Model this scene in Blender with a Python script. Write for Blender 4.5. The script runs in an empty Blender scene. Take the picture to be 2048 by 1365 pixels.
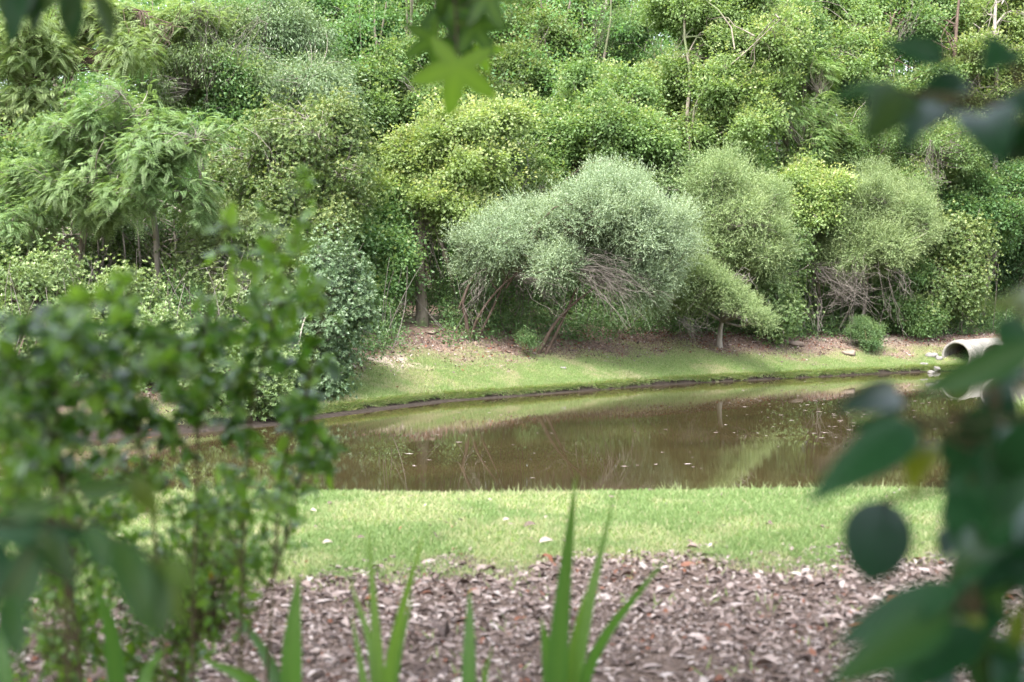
import bpy, math
import numpy as np
from mathutils import Vector

# ------------------------------------------------------------------ camera, sky, sun, exposure
SC = bpy.context.scene
COL = SC.collection
CAM_Z = 2.5                 # the pond surface is z = 0, the near lawn z = 1
PITCH = math.radians(2.506)
F = 2844.4                  # focal length in photo pixels (50 mm on 36 mm, 2048 wide)
cd = bpy.data.cameras.new('camera')
cam = bpy.data.objects.new('camera', cd)
COL.objects.link(cam)
cam.location = (0, 0, CAM_Z)
cam.rotation_euler = (math.radians(90) - PITCH, 0, 0)
cd.lens = 50; cd.sensor_width = 36
cd.clip_start = 0.05; cd.clip_end = 2000
cd.dof.use_dof = True
cd.dof.focus_distance = 34.0
cd.dof.aperture_fstop = 2.8
cd.dof.aperture_blades = 9
SC.camera = cam

SUN_EL, SUN_AZ = math.radians(58), math.radians(205)      # azimuth from +Y, clockwise: behind the camera
w = bpy.data.worlds.new('World'); SC.world = w; w.use_nodes = True
nt = w.node_tree; nt.nodes.clear()
sky = nt.nodes.new('ShaderNodeTexSky'); sky.sky_type = 'NISHITA'; sky.sun_disc = False
sky.sun_elevation = SUN_EL; sky.sun_rotation = SUN_AZ
sky.air_density = 1.0; sky.dust_density = 4.0; sky.ozone_density = 1.0
hs = nt.nodes.new('ShaderNodeHueSaturation'); hs.inputs['Saturation'].default_value = 0.45
bg = nt.nodes.new('ShaderNodeBackground'); bg.inputs['Strength'].default_value = 0.15
wo = nt.nodes.new('ShaderNodeOutputWorld')
nt.links.new(sky.outputs[0], hs.inputs['Color']); nt.links.new(hs.outputs[0], bg.inputs[0]); nt.links.new(bg.outputs[0], wo.inputs[0])
sd = bpy.data.lights.new('sun', 'SUN'); sd.energy = 1.45; sd.angle = math.radians(22); sd.color = (1.0, 0.975, 0.93)
sun = bpy.data.objects.new('sun', sd); COL.objects.link(sun)
sdir = Vector((math.sin(SUN_AZ)*math.cos(SUN_EL), math.cos(SUN_AZ)*math.cos(SUN_EL), math.sin(SUN_EL)))
sun.rotation_euler = (-sdir).to_track_quat('-Z', 'Y').to_euler()
SC.view_settings.view_transform = 'Standard'; SC.view_settings.look = 'None'
SC.view_settings.gamma = 1.0; SC.view_settings.use_curve_mapping = False
SC.view_settings.exposure = 2.5
cy = SC.cycles
cy.max_bounces = 7; cy.diffuse_bounces = 4; cy.glossy_bounces = 3; cy.transmission_bounces = 4
cy.transparent_max_bounces = 8; cy.caustics_reflective = False; cy.caustics_refractive = False
cy.sample_clamp_indirect = 6.0
cy.use_denoising = True

# ------------------------------------------------------------------ helpers
rng = np.random.default_rng(7)
UP = np.array([0., 0., 1.])
_c, _s = math.cos(PITCH), math.sin(PITCH)

def W(px, py, d):
    """World point at distance d (along +Y) on the sight line of a photo pixel."""
    px = np.asarray(px, float); py = np.asarray(py, float); d = np.asarray(d, float)
    u = (px - 1024) / F; v = (682.5 - py) / F
    ry = _c + v*_s; rz = -_s + v*_c
    t = d / ry
    return np.stack([u*t, ry*t, CAM_Z + rz*t], -1)

def G(px, py, z=0.0):
    u = (px - 1024) / F; v = (682.5 - py) / F
    ry = _c + v*_s; rz = -_s + v*_c
    t = (z - CAM_Z) / rz
    return np.array([u*t, ry*t])

def nrm(a):
    return a / np.maximum(np.linalg.norm(a, axis=-1, keepdims=True), 1e-9)

def sph(n):
    return nrm(rng.normal(size=(n, 3)))

def vnoise(x, y, s, seed=0):
    x = np.asarray(x, float)/s; y = np.asarray(y, float)/s
    xi = np.floor(x).astype(np.int64); yi = np.floor(y).astype(np.int64)
    fx = x-xi; fy = y-yi
    fx = fx*fx*(3-2*fx); fy = fy*fy*(3-2*fy)
    def h(a, b):
        k = (a*374761393 + b*668265263 + seed*974634541) & 0xffffffff
        k = ((k ^ (k >> 13))*1274126177) & 0xffffffff
        k = k ^ (k >> 16)
        return (k & 0xffff)/65535.0
    return (h(xi, yi)*(1-fx)+h(xi+1, yi)*fx)*(1-fy) + (h(xi, yi+1)*(1-fx)+h(xi+1, yi+1)*fx)*fy

def fbm(x, y, s, seed=0):
    return 0.5*vnoise(x, y, s, seed)+0.3*vnoise(x, y, s*.45, seed+1)+0.2*vnoise(x, y, s*.2, seed+2)

def smooth(a, b, x):
    t = np.clip((np.asarray(x, float)-a)/(b-a), 0, 1)
    return t*t*(3-2*t)

class MB:
    """Collects vertices and faces (with per-vertex 'tone' and 'rnd') for ONE mesh object."""
    def __init__(s):
        s.v = []; s.f = []; s.tone = []; s.rnd = []; s.n = 0; s.mi = []
    def add(s, v, faces, tone=0.0, rnd=0.5, mat=0):
        v = np.asarray(v, float).reshape(-1, 3); n = len(v)
        faces = np.asarray(faces, np.int64)
        s.v.append(v); s.f.append(faces + s.n); s.mi.append(np.full(len(faces), mat, np.int32))
        s.tone.append(np.broadcast_to(np.asarray(tone, float), (n,)))
        s.rnd.append(np.broadcast_to(np.asarray(rnd, float), (n,)))
        s.n += n
    def mesh(s, name, mats, origin=(0, 0, 0), smooth_shade=True):
        me = bpy.data.meshes.new(name)
        v = np.concatenate(s.v) - np.asarray(origin, float)
        li = np.concatenate([f.ravel() for f in s.f]).astype(np.int32)
        cnt = np.concatenate([np.full(len(f), f.shape[1], np.int32) for f in s.f])
        st = np.concatenate([[0], np.cumsum(cnt)[:-1]]).astype(np.int32)
        me.vertices.add(len(v)); me.vertices.foreach_set('co', v.astype(np.float32).ravel())
        me.loops.add(len(li)); me.loops.foreach_set('vertex_index', li)
        me.polygons.add(len(cnt)); me.polygons.foreach_set('loop_start', st)
        me.polygons.foreach_set('material_index', np.concatenate(s.mi))
        if smooth_shade:
            me.polygons.foreach_set('use_smooth', np.ones(len(cnt), bool))
        for k, a in (('tone', s.tone), ('rnd', s.rnd)):
            at = me.attributes.new(k, 'FLOAT', 'POINT')
            at.data.foreach_set('value', np.concatenate(a).astype(np.float32))
        for m in (mats if isinstance(mats, (list, tuple)) else [mats]):
            me.materials.append(m)
        me.update(); me.validate()
        return me
    def obj(s, name, mats, parent=None, origin=(0, 0, 0), smooth_shade=True):
        me = s.mesh(name, mats, origin, smooth_shade)
        o = bpy.data.objects.new(name, me); COL.objects.link(o)
        if parent is not None: o.parent = parent
        else: o.location = origin
        return o

def tag(o, label=None, cat=None, group=None, kind=None):
    if label: o['label'] = label
    if cat: o['category'] = cat
    if group: o['group'] = group
    if kind: o['kind'] = kind
    return o

def empty(name, loc, label, cat, group=None):
    o = bpy.data.objects.new(name, None); COL.objects.link(o)
    o.location = tuple(map(float, loc)); o.empty_display_size = 0.2
    return tag(o, label, cat, group)

def tubes(mb, P, R, sides=5, tone=0.0, rnd=None, mat=0):
    """P (M,K,3) paths, R (M,K) radii."""
    P = np.asarray(P, float); R = np.asarray(R, float)
    if P.ndim == 2: P = P[None]; R = R[None]
    M, K, _ = P.shape
    T = np.gradient(P, axis=1); T = nrm(T)
    mean = nrm(P[:, -1]-P[:, 0])
    ref = np.where(np.abs(mean[:, 2:3]) > .8, np.array([[1., 0, 0]]), np.array([[0., 0, 1.]]))[:, None, :]
    A = nrm(np.cross(T, np.broadcast_to(ref, T.shape))); B = np.cross(T, A)
    th = np.arange(sides)/sides*2*math.pi
    ring = A[:, :, None, :]*np.cos(th)[None, None, :, None] + B[:, :, None, :]*np.sin(th)[None, None, :, None]
    V = P[:, :, None, :] + ring*R[:, :, None, None]
    idx = np.arange(M*K*sides).reshape(M, K, sides)
    a = idx[:, :-1]; b = idx[:, 1:]
    f = np.stack([a, np.roll(a, -1, 2), np.roll(b, -1, 2), b], -1).reshape(-1, 4)
    r = rng.random(M) if rnd is None else np.full(M, rnd)
    mb.add(V.reshape(-1, 3), f, tone, np.repeat(r, K*sides), mat)

def spline(pts, K):
    """Catmull-Rom through control points."""
    p = np.asarray(pts, float)
    if len(p) == 2: return p[0] + (p[1]-p[0])*np.linspace(0, 1, K)[:, None]
    q = np.vstack([2*p[0]-p[1], p, 2*p[-1]-p[-2]])
    t = np.linspace(0, len(p)-1-1e-6, K); i = t.astype(int); u = (t-i)[:, None]
    a, b, c, d = q[i], q[i+1], q[i+2], q[i+3]
    return .5*((2*b)+(-a+c)*u+(2*a-5*b+4*c-d)*u*u+(-a+3*b-3*c+d)*u**3)

def quads(mb, pos, dr, nm, L, Wd, tone=0.0, rnd=None, fold=.18, mid=.45, mat=0):
    """Folded diamond leaves, one quad each."""
    n = len(pos)
    if n == 0: return
    L = np.broadcast_to(L, (n,))[:, None]; Wd = np.broadcast_to(Wd, (n,))[:, None]
    dr = nrm(dr); sd_ = nrm(np.cross(dr, nm)); nn = np.cross(sd_, dr)
    m = pos + dr*L*mid + nn*Wd*fold
    tip = pos + dr*L
    V = np.stack([pos, m - sd_*Wd*.5, tip, m + sd_*Wd*.5], 1).reshape(-1, 3)
    f = np.arange(n*4).reshape(n, 4)
    r = rng.random(n) if rnd is None else np.broadcast_to(rnd, (n,))
    t = np.broadcast_to(tone, (n,))
    mb.add(V, f, np.repeat(t, 4), np.repeat(r, 4), mat)

def blades(mb, pos, tip, nm, Wd, prof='ovate', S=7, bend=.12, cup=.18, tone=0.0, rnd=None, mat=0, rib=0.0):
    """Larger leaves with a midrib fold and a bend; one strip of 2*(S-1) quads each."""
    pos = np.atleast_2d(pos); tip = np.atleast_2d(tip); nm = np.atleast_2d(nm); n = len(pos)
    Wd = np.broadcast_to(Wd, (n,)); bend = np.broadcast_to(bend, (n,)); cup = np.broadcast_to(cup, (n,))
    ax = tip-pos; L = np.linalg.norm(ax, axis=1); d = nrm(ax)
    s_ = nrm(np.cross(d, nm)); nn = np.cross(s_, d)
    t = np.linspace(0, 1, S)
    if prof == 'ovate': wv = np.sin(math.pi*np.clip(t, 0, 1)**.8)**.8*(1-.25*t)
    elif prof == 'round': wv = np.sin(math.pi*t)**.55
    elif prof == 'sword': wv = np.minimum(1, (1-t)*2.2)**.8*(.62+.38*np.minimum(1, t*3))
    else: wv = np.sin(math.pi*t**.75)**.9
    wv = np.maximum(wv, .02)
    ctr = pos[:, None]+ax[:, None]*t[None, :, None] + nn[:, None]*((4*t*(1-t))[None, :]*(bend*L)[:, None])[..., None]
    h = (wv[None, :]*Wd[:, None]*.5)[..., None]
    lift = nn[:, None]*h*cup[:, None, None]*2
    V = np.stack([ctr - s_[:, None]*h + lift, ctr, ctr + s_[:, None]*h + lift], 2)
    idx = np.arange(n*S*3).reshape(n, S, 3)
    q1 = np.stack([idx[:, :-1, 0], idx[:, :-1, 1], idx[:, 1:, 1], idx[:, 1:, 0]], -1).reshape(-1, 4)
    q2 = np.stack([idx[:, :-1, 1], idx[:, :-1, 2], idx[:, 1:, 2], idx[:, 1:, 1]], -1).reshape(-1, 4)
    r = rng.random(n) if rnd is None else np.broadcast_to(rnd, (n,))
    tn = np.repeat(np.broadcast_to(tone, (n,)), S*3).reshape(n, S, 3).copy()
    tn[:, :, 1] = np.minimum(1, tn[:, :, 1]+rib)          # paler midrib
    mb.add(V.reshape(-1, 3), np.concatenate([q1, q2]), tn.ravel(), np.repeat(r, S*3), mat)

# ------------------------------------------------------------------ materials
def newmat(name):
    m = bpy.data.materials.new(name); m.use_nodes = True
    t = m.node_tree; t.nodes.clear()
    return m, t, t.nodes.new('ShaderNodeOutputMaterial')

def N(t, typ, **kw):
    n = t.nodes.new(typ)
    for k, v in kw.items(): setattr(n, k, v)
    return n

def mixc(t, fac, a, b, mode='MIX'):
    n = t.nodes.new('ShaderNodeMix'); n.data_type = 'RGBA'; n.blend_type = mode
    for sock, v in ((n.inputs[0], fac), (n.inputs[6], a), (n.inputs[7], b)):
        if isinstance(v, (int, float)): sock.default_value = v
        elif isinstance(v, tuple): sock.default_value = (*v, 1)
        else: t.links.new(v, sock)
    return n.outputs[2]

def attr(t, name):
    n = t.nodes.new('ShaderNodeAttribute'); n.attribute_name = name
    return n.outputs['Fac']

def noise(t, scale, detail=3, vec=None, rough=.55):
    n = t.nodes.new('ShaderNodeTexNoise'); n.inputs['Scale'].default_value = scale
    n.inputs['Detail'].default_value = detail; n.inputs['Roughness'].default_value = rough
    if vec is not None: t.links.new(vec, n.inputs['Vector'])
    return n.outputs['Fac']

def ramp(t, fac, stops):
    n = t.nodes.new('ShaderNodeValToRGB')
    e = n.color_ramp.elements
    while len(e) < len(stops): e.new(.5)
    for el, (p, c) in zip(e, stops): el.position = p; el.color = (*c, 1)
    t.links.new(fac, n.inputs[0])
    return n.outputs[0]

def math_(t, op, a, b=0.0):
    n = t.nodes.new('ShaderNodeMath'); n.operation = op
    for sock, v in zip(n.inputs, (a, b)):
        if isinstance(v, (int, float)): sock.default_value = v
        else: t.links.new(v, sock)
    return n.outputs[0]

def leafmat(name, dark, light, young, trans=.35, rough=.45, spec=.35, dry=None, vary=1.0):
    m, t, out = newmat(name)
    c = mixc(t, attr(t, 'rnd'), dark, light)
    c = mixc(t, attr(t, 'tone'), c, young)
    if dry:
        k = math_(t, 'GREATER_THAN', attr(t, 'rnd'), dry[0])
        c = mixc(t, k, c, dry[1])
    oi = N(t, 'ShaderNodeObjectInfo'); hv = N(t, 'ShaderNodeHueSaturation')
    t.links.new(math_(t, 'ADD', math_(t, 'MULTIPLY', oi.outputs['Random'], .03*vary), .503-.015*vary), hv.inputs['Hue'])
    r2 = math_(t, 'FRACT', math_(t, 'MULTIPLY', oi.outputs['Random'], 17.3))
    t.links.new(math_(t, 'ADD', math_(t, 'MULTIPLY', r2, .34*vary), 1-.17*vary), hv.inputs['Value'])
    t.links.new(c, hv.inputs['Color']); c = hv.outputs[0]
    p = N(t, 'ShaderNodeBsdfPrincipled'); t.links.new(c, p.inputs['Base Color'])
    p.inputs['Roughness'].default_value = rough; p.inputs['Specular IOR Level'].default_value = spec
    tr = N(t, 'ShaderNodeBsdfTranslucent')
    t.links.new(mixc(t, 1.0, c, (1.15, 1.2, .6), 'MULTIPLY'), tr.inputs['Color'])
    mx = N(t, 'ShaderNodeMixShader'); mx.inputs[0].default_value = trans
    t.links.new(p.outputs[0], mx.inputs[1]); t.links.new(tr.outputs[0], mx.inputs[2])
    t.links.new(mx.outputs[0], out.inputs[0])
    return m

def barkmat(name, a, b, scale=6.0, moss=None):
    m, t, out = newmat(name)
    tc = N(t, 'ShaderNodeTexCoord'); mp = N(t, 'ShaderNodeMapping'); mp.inputs['Scale'].default_value = (1, 1, .3)
    t.links.new(tc.outputs['Object'], mp.inputs['Vector'])
    c = ramp(t, noise(t, scale, 5, mp.outputs[0], .7), [(.3, a), (.7, b)])
    if moss: c = mixc(t, ramp(t, noise(t, 1.3, 3, tc.outputs['Object']), [(.5, (0, 0, 0)), (.62, (1, 1, 1))]), c, moss)
    p = N(t, 'ShaderNodeBsdfPrincipled'); t.links.new(c, p.inputs['Base Color']); p.inputs['Roughness'].default_value = .9
    p.inputs['Specular IOR Level'].default_value = .2
    bp = N(t, 'ShaderNodeBump'); bp.inputs['Strength'].default_value = .6; bp.inputs['Distance'].default_value = .02
    t.links.new(noise(t, scale*4, 4, mp.outputs[0]), bp.inputs['Height']); t.links.new(bp.outputs[0], p.inputs['Normal'])
    t.links.new(p.outputs[0], out.inputs[0])
    return m

LM = {
 'maple':   leafmat('maple_leaf', (.112, .185, .058), (.265, .36, .135), (.47, .47, .23), .47),
 'maple_g': leafmat('green_maple_leaf', (.08, .165, .058), (.2, .305, .115), (.35, .38, .17), .45),
 'deep':    leafmat('deep_green_leaf', (.055, .115, .045), (.12, .195, .075), (.19, .25, .1), .38),
 'feather': leafmat('feathery_leaf', (.112, .195, .072), (.245, .345, .15), (.37, .44, .22), .47),
 'blue':    leafmat('blue_green_leaf', (.08, .145, .066), (.18, .25, .132), (.30, .37, .21), .32, .4, .45),
 'myrtle':  leafmat('myrtle_leaf', (.08, .14, .046), (.195, .27, .098), (.35, .36, .14), .38, .38, .45),
 'palebush': leafmat('pale_bush_leaf', (.085, .15, .052), (.205, .275, .11), (.34, .39, .19), .38, .4, .45),
 'grey':    leafmat('grey_green_leaf', (.135, .20, .112), (.262, .34, .208), (.40, .46, .31), .3, .55, .25, vary=0.0),
 'greyg':   leafmat('grey_green_leaf_fresh', (.115, .185, .075), (.235, .31, .14), (.37, .43, .22), .32, .5, .3, vary=.35),
 'under':   leafmat('undergrowth_leaf', (.06, .125, .045), (.14, .225, .085), (.24, .31, .13), .34, vary=0.0),
 'fgdark':  leafmat('glossy_dark_leaf', (.008, .035, .011), (.022, .082, .026), (.14, .17, .01), .12, .34, .17, vary=0.0),
 'fgbush':  leafmat('front_bush_leaf', (.011, .045, .008), (.092, .22, .03), (.22, .37, .045), .44, .25, .6, (.9993, (.40, .26, .03)), vary=0.0),
 'gum':     leafmat('star_leaf', (.014, .055, .006), (.03, .10, .01), (.22, .38, .04), .45, .4, .45, vary=0.0),
 'blade':   leafmat('sword_leaf', (.036, .115, .022), (.07, .185, .028), (.21, .34, .05), .35, .38, .5, vary=0.0),
 'grass':   leafmat('lawn_grass', (.125, .20, .066), (.30, .385, .178), (.48, .43, .30), .35, .5, .3, vary=0.0),
 'bankgrass': leafmat('bank_grass', (.12, .195, .055), (.27, .35, .145), (.40, .345, .24), .35, .5, .3, vary=0.0),
 'litter':  None,
}
BM = {
 'grey':  barkmat('grey_bark', (.13, .11, .09), (.34, .31, .27)),
 'pale':  barkmat('pale_bark', (.17, .155, .125), (.36, .335, .285)),
 'brown': barkmat('brown_bark', (.04, .027, .02), (.13, .095, .075)),
 'mossy': barkmat('mossy_bark', (.085, .072, .055), (.235, .21, .165), moss=(.12, .15, .07)),
 'twig':  barkmat('dead_twig', (.085, .073, .062), (.22, .197, .172)),
 'stem':  barkmat('green_stem', (.05, .04, .02), (.1, .085, .04), 20),
}
def litter_mat():
    m, t, out = newmat('dead_leaf')
    c = ramp(t, attr(t, 'rnd'), [(0, (.075, .053, .046)), (.3, (.15, .11, .094)), (.6, (.225, .174, .154)), (.84, (.315, .258, .236)), (.97, (.42, .363, .335))])
    c = mixc(t, attr(t, 'tone'), c, (.16, .055, .025))
    p = N(t, 'ShaderNodeBsdfPrincipled'); t.links.new(c, p.inputs['Base Color']); p.inputs['Roughness'].default_value = .7
    p.inputs['Specular IOR Level'].default_value = .25
    t.links.new(p.outputs[0], out.inputs[0])
    return m
LM['litter'] = litter_mat()

def concrete_mat():
    m, t, out = newmat('weathered_concrete')
    tc = N(t, 'ShaderNodeTexCoord')
    c = ramp(t, noise(t, 3, 6, tc.outputs['Object'], .65), [(.3, (.12, .112, .096)), (.7, (.26, .248, .22))])
    c = mixc(t, ramp(t, noise(t, 9, 4, tc.outputs['Object']), [(.55, (0, 0, 0)), (.75, (1, 1, 1))]), c, (.07, .068, .052))
    p = N(t, 'ShaderNodeBsdfPrincipled'); t.links.new(c, p.inputs['Base Color']); p.inputs['Roughness'].default_value = .9
    bp = N(t, 'ShaderNodeBump'); bp.inputs['Strength'].default_value = .4; bp.inputs['Distance'].default_value = .01
    t.links.new(noise(t, 60, 3, tc.outputs['Object']), bp.inputs['Height']); t.links.new(bp.outputs[0], p.inputs['Normal'])
    t.links.new(p.outputs[0], out.inputs[0])
    return m
def stone_mat(name, a, b):
    m, t, out = newmat(name)
    tc = N(t, 'ShaderNodeTexCoord')
    c = ramp(t, noise(t, 7, 6, tc.outputs['Object'], .7), [(.3, a), (.7, b)])
    p = N(t, 'ShaderNodeBsdfPrincipled'); t.links.new(c, p.inputs['Base Color']); p.inputs['Roughness'].default_value = .9
    t.links.new(p.outputs[0], out.inputs[0])
    return m

# ------------------------------------------------------------------ terrain
far_px = [(-420, 902), (-120, 890), (200, 880), (430, 862), (560, 850), (620, 840), (700, 829), (800, 816), (900, 803), (1000, 796), (1100, 788),
          (1200, 780), (1300, 772), (1400, 766), (1500, 761), (1600, 756), (1700, 751), (1800, 746), (1880, 743), (1960, 741)]
POND = [tuple(G(*p)) for p in far_px]
POND += [(13.3, 37.0), (12.6, 34), (11.2, 30.5), (9.5, 27), (8.75, 24.5), (8.6, 21), (8.8, 17), (9.4, 13.6), (5, 12.75), (0, 12.5), (-6, 12.5), (-12, 12.6), (-15, 15)]
POND = np.array(POND)

def sdf(x, y):
    x = np.asarray(x, float); y = np.asarray(y, float)
    best = np.full(x.shape, 1e9); inside = np.zeros(x.shape, bool)
    n = len(POND)
    for i in range(n):
        a = POND[i]; b = POND[(i+1) % n]; e = b-a
        t = np.clip(((x-a[0])*e[0]+(y-a[1])*e[1])/(e@e), 0, 1)
        best = np.minimum(best, (x-a[0]-t*e[0])**2+(y-a[1]-t*e[1])**2)
        c = ((a[1] > y) != (b[1] > y)) & (x < (b[0]-a[0])*(y-a[1])/(b[1]-a[1]+1e-12)+a[0])
        inside ^= c
    d = np.sqrt(best)
    return np.where(inside, -d, d)

def Tw(x):      # width of the far grass slope
    return np.interp(x, [-9, -5, -3, 0, 3, 8, 12, 16], [1.5, 2.5, 4.0, 3.4, 3.0, 2.3, 2.2, 2.4])
def mudw(x):
    return np.interp(x, [-8, -4.2, -3, 0, 2, 20], [.3, .40, .30, .10, .03, .02])

def hz(x, y, s=None):
    x = np.asarray(x, float); y = np.asarray(y, float)
    if s is None: s = sdf(x, y)
    s = s + .05*(fbm(x, y, .8, 3)-.5)
    so = np.maximum(s, 0)
    T = Tw(x); mw = mudw(x)
    far = .02+.05*np.minimum(so, .5)+.085*smooth(mw, mw+.06, so) + .315*np.minimum(np.maximum(so-mw, 0), T)+.055*np.clip(so-T, 0, 40)
    far = far + (fbm(x, y, 1.6, 11)-.5)*.10*smooth(.2, 1.2, so) + (fbm(x, y, 5, 21)-.5)*.3*smooth(2, 5, so)
    near = np.minimum(.36*so, 1.0)
    near = 1.0-np.where(near < 1, (1-near), 0)
    k = smooth(2.2, 3.2, so)
    near = np.minimum(.36*so, 1.0)*(1-k) + k*1.0
    near = near + (fbm(x, y, 1.3, 31)-.5)*.05*smooth(2, 3, so)+.02+(fbm(x, y, 4, 35)-.5)*.06*smooth(2, 4, so)
    wgt = smooth(13.0, 19, y)
    out = near*(1-wgt)+far*wgt
    return np.where(s > 0, out, np.maximum(.02+.45*s, -.7))

gx = np.concatenate([[-400, -200, -90, -50, -30], np.arange(-20, -12, .5), np.arange(-12, 17, .11), np.arange(17, 26, .5), [32, 50, 90, 200, 400]])
gy = np.concatenate([[-300, -120, -50, -20, -8], np.arange(-4, 3.5, .5), np.arange(3.5, 14, .08), np.arange(14, 21, .3), np.arange(21, 44, .07), np.arange(44, 60, .5), [70, 90, 130, 250, 500]])
X, Y = np.meshgrid(gx, gy)
Sd = sdf(X, Y)
Z = hz(X, Y, Sd)

def mulch_edge(x):
    return np.interp(x, [-3, -1.3, -.6, 0, .8, 1.9, 2.6], [6.4, 6.65, 7.1, 7.5, 7.45, 7.65, 7.5]) + (fbm(x, x*0+.3, .7, 51)-.5)*.8
def masks(x, y, s):
    """grass, mulch, brown litter, bare sand: what grows or lies where."""
    nearw = 1-smooth(13.0, 19, y)
    n1 = fbm(x, y, .9, 61); n2 = fbm(x, y, 2.2, 71)
    mul = (1-smooth(-.42, .36, y-mulch_edge(x)+(fbm(x, y, .3, 77)-.5)*1.1))*nearw
    T = Tw(x)
    q = s-T + (n1-.5)*2.4
    brown = smooth(-.72*T, -.1*T, q)*(1-nearw)
    sand = smooth(.56, .66, fbm(x, y, 1.1, 91)+.12*np.exp(-((x+2.9)**2+(y-30.2)**2)/2.5)-.02)*smooth(1.2, 2.4, s)*(1-nearw)
    sand = np.maximum(sand, smooth(1.2, .3, np.hypot((x-13.9)/3.2, (y-42.6)/1.6))*(1-nearw))
    grass = (1-mul)*nearw + (1-nearw)*(1-brown)*(1-.75*sand)
    grass = grass*np.where(s > mudw(x)*.8+.02, 1, 0)
    return np.clip(grass, 0, 1), np.clip(mul, 0, 1), np.clip(brown, 0, 1), np.clip(sand, 0, 1)
mg, mm, mbn, ms = masks(X, Y, Sd)

def ground_mat():
    m, t, out = newmat('ground_soil')
    tc = N(t, 'ShaderNodeTexCoord'); ov = tc.outputs['Object']
    soil = ramp(t, noise(t, 5, 6, ov, .7), [(.3, (.09, .065, .048)), (.7, (.22, .165, .125))])
    grass = ramp(t, noise(t, 9, 5, ov, .7), [(.3, (.075, .12, .03)), (.55, (.13, .18, .045)), (.75, (.2, .19, .08))])
    mulch = ramp(t, noise(t, 26, 6, ov, .75), [(.3, (.05, .034, .026)), (.55, (.13, .094, .075)), (.75, (.24, .185, .155))])
    brown = ramp(t, noise(t, 12, 6, ov, .75), [(.3, (.08, .052, .042)), (.6, (.2, .145, .115)), (.8, (.32, .25, .2))])
    sand = ramp(t, noise(t, 8, 5, ov, .7), [(.3, (.26, .215, .165)), (.7, (.42, .36, .29))])
    c = mixc(t, attr(t, 'm_grass'), soil, grass)
    c = mixc(t, attr(t, 'm_brown'), c, brown)
    c = mixc(t, attr(t, 'm_sand'), c, sand)
    c = mixc(t, attr(t, 'm_mulch'), c, mulch)
    c = mixc(t, attr(t, 'm_mud'), c, ramp(t, noise(t, 10, 5, ov), [(.3, (.016, .012, .009)), (.7, (.042, .033, .027))]))
    p = N(t, 'ShaderNodeBsdfPrincipled'); t.links.new(c, p.inputs['Base Color']); p.inputs['Roughness'].default_value = .95
    p.inputs['Specular IOR Level'].default_value = .15
    bp = N(t, 'ShaderNodeBump'); bp.inputs['Strength'].default_value = .7; bp.inputs['Distance'].default_value = .03
    t.links.new(noise(t, 30, 5, ov, .7), bp.inputs['Height']); t.links.new(bp.outputs[0], p.inputs['Normal'])
    t.links.new(p.outputs[0], out.inputs[0])
    return m

tb = MB()
ny, nx = X.shape
idx = np.arange(nx*ny).reshape(ny, nx)
tb.add(np.stack([X, Y, Z], -1).reshape(-1, 3), np.stack([idx[:-1, :-1], idx[:-1, 1:], idx[1:, 1:], idx[1:, :-1]], -1).reshape(-1, 4))
ground = tb.obj('ground', ground_mat()); ground['kind'] = 'structure'
mud = ((Sd < mudw(X)+.16) & (Y > 16)).astype(float)
for k, a in (('m_grass', mg), ('m_mulch', mm), ('m_brown', mbn), ('m_sand', ms), ('m_mud', mud)):
    at = ground.data.attributes.new(k, 'FLOAT', 'POINT'); at.data.foreach_set('value', a.astype(np.float32).ravel())

def water_mat():
    m, t, out = newmat('pond_water')
    geo = N(t, 'ShaderNodeNewGeometry')
    mp = N(t, 'ShaderNodeMapping'); mp.inputs['Scale'].default_value = (1, 1, 1); t.links.new(geo.outputs['Position'], mp.inputs['Vector'])
    c = ramp(t, noise(t, .5, 4, geo.outputs['Position']), [(.35, (.027, .021, .0095)), (.65, (.04, .03, .0135))])
    p = N(t, 'ShaderNodeBsdfPrincipled'); t.links.new(c, p.inputs['Base Color'])
    p.inputs['Roughness'].default_value = .008; p.inputs['IOR'].default_value = 1.4
    mp2 = N(t, 'ShaderNodeMapping'); mp2.inputs['Scale'].default_value = (1.0, 4.5, 1); t.links.new(geo.outputs['Position'], mp2.inputs['Vector'])
    wv = N(t, 'ShaderNodeTexNoise'); wv.inputs['Scale'].default_value = 4.5; wv.inputs['Detail'].default_value = 3
    t.links.new(mp2.outputs[0], wv.inputs['Vector'])
    msk = ramp(t, noise(t, .28, 2, geo.outputs['Position']), [(.42, (.12, .12, .12)), (.62, (1, 1, 1))])
    h = math_(t, 'MULTIPLY', wv.outputs['Fac'], msk)
    bp = N(t, 'ShaderNodeBump'); bp.inputs['Strength'].default_value = .014; bp.inputs['Distance'].default_value = .02
    t.links.new(h, bp.inputs['Height']); t.links.new(bp.outputs[0], p.inputs['Normal'])
    t.links.new(p.outputs[0], out.inputs[0])
    return m
wb = MB()
wb.add([(-17, 11.9, 0), (16.5, 11.9, 0), (16.5, 41.5, 0), (-17, 41.5, 0)], [[0, 1, 2, 3]])
water = wb.obj('pond_water', water_mat()); water['kind'] = 'structure'

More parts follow.
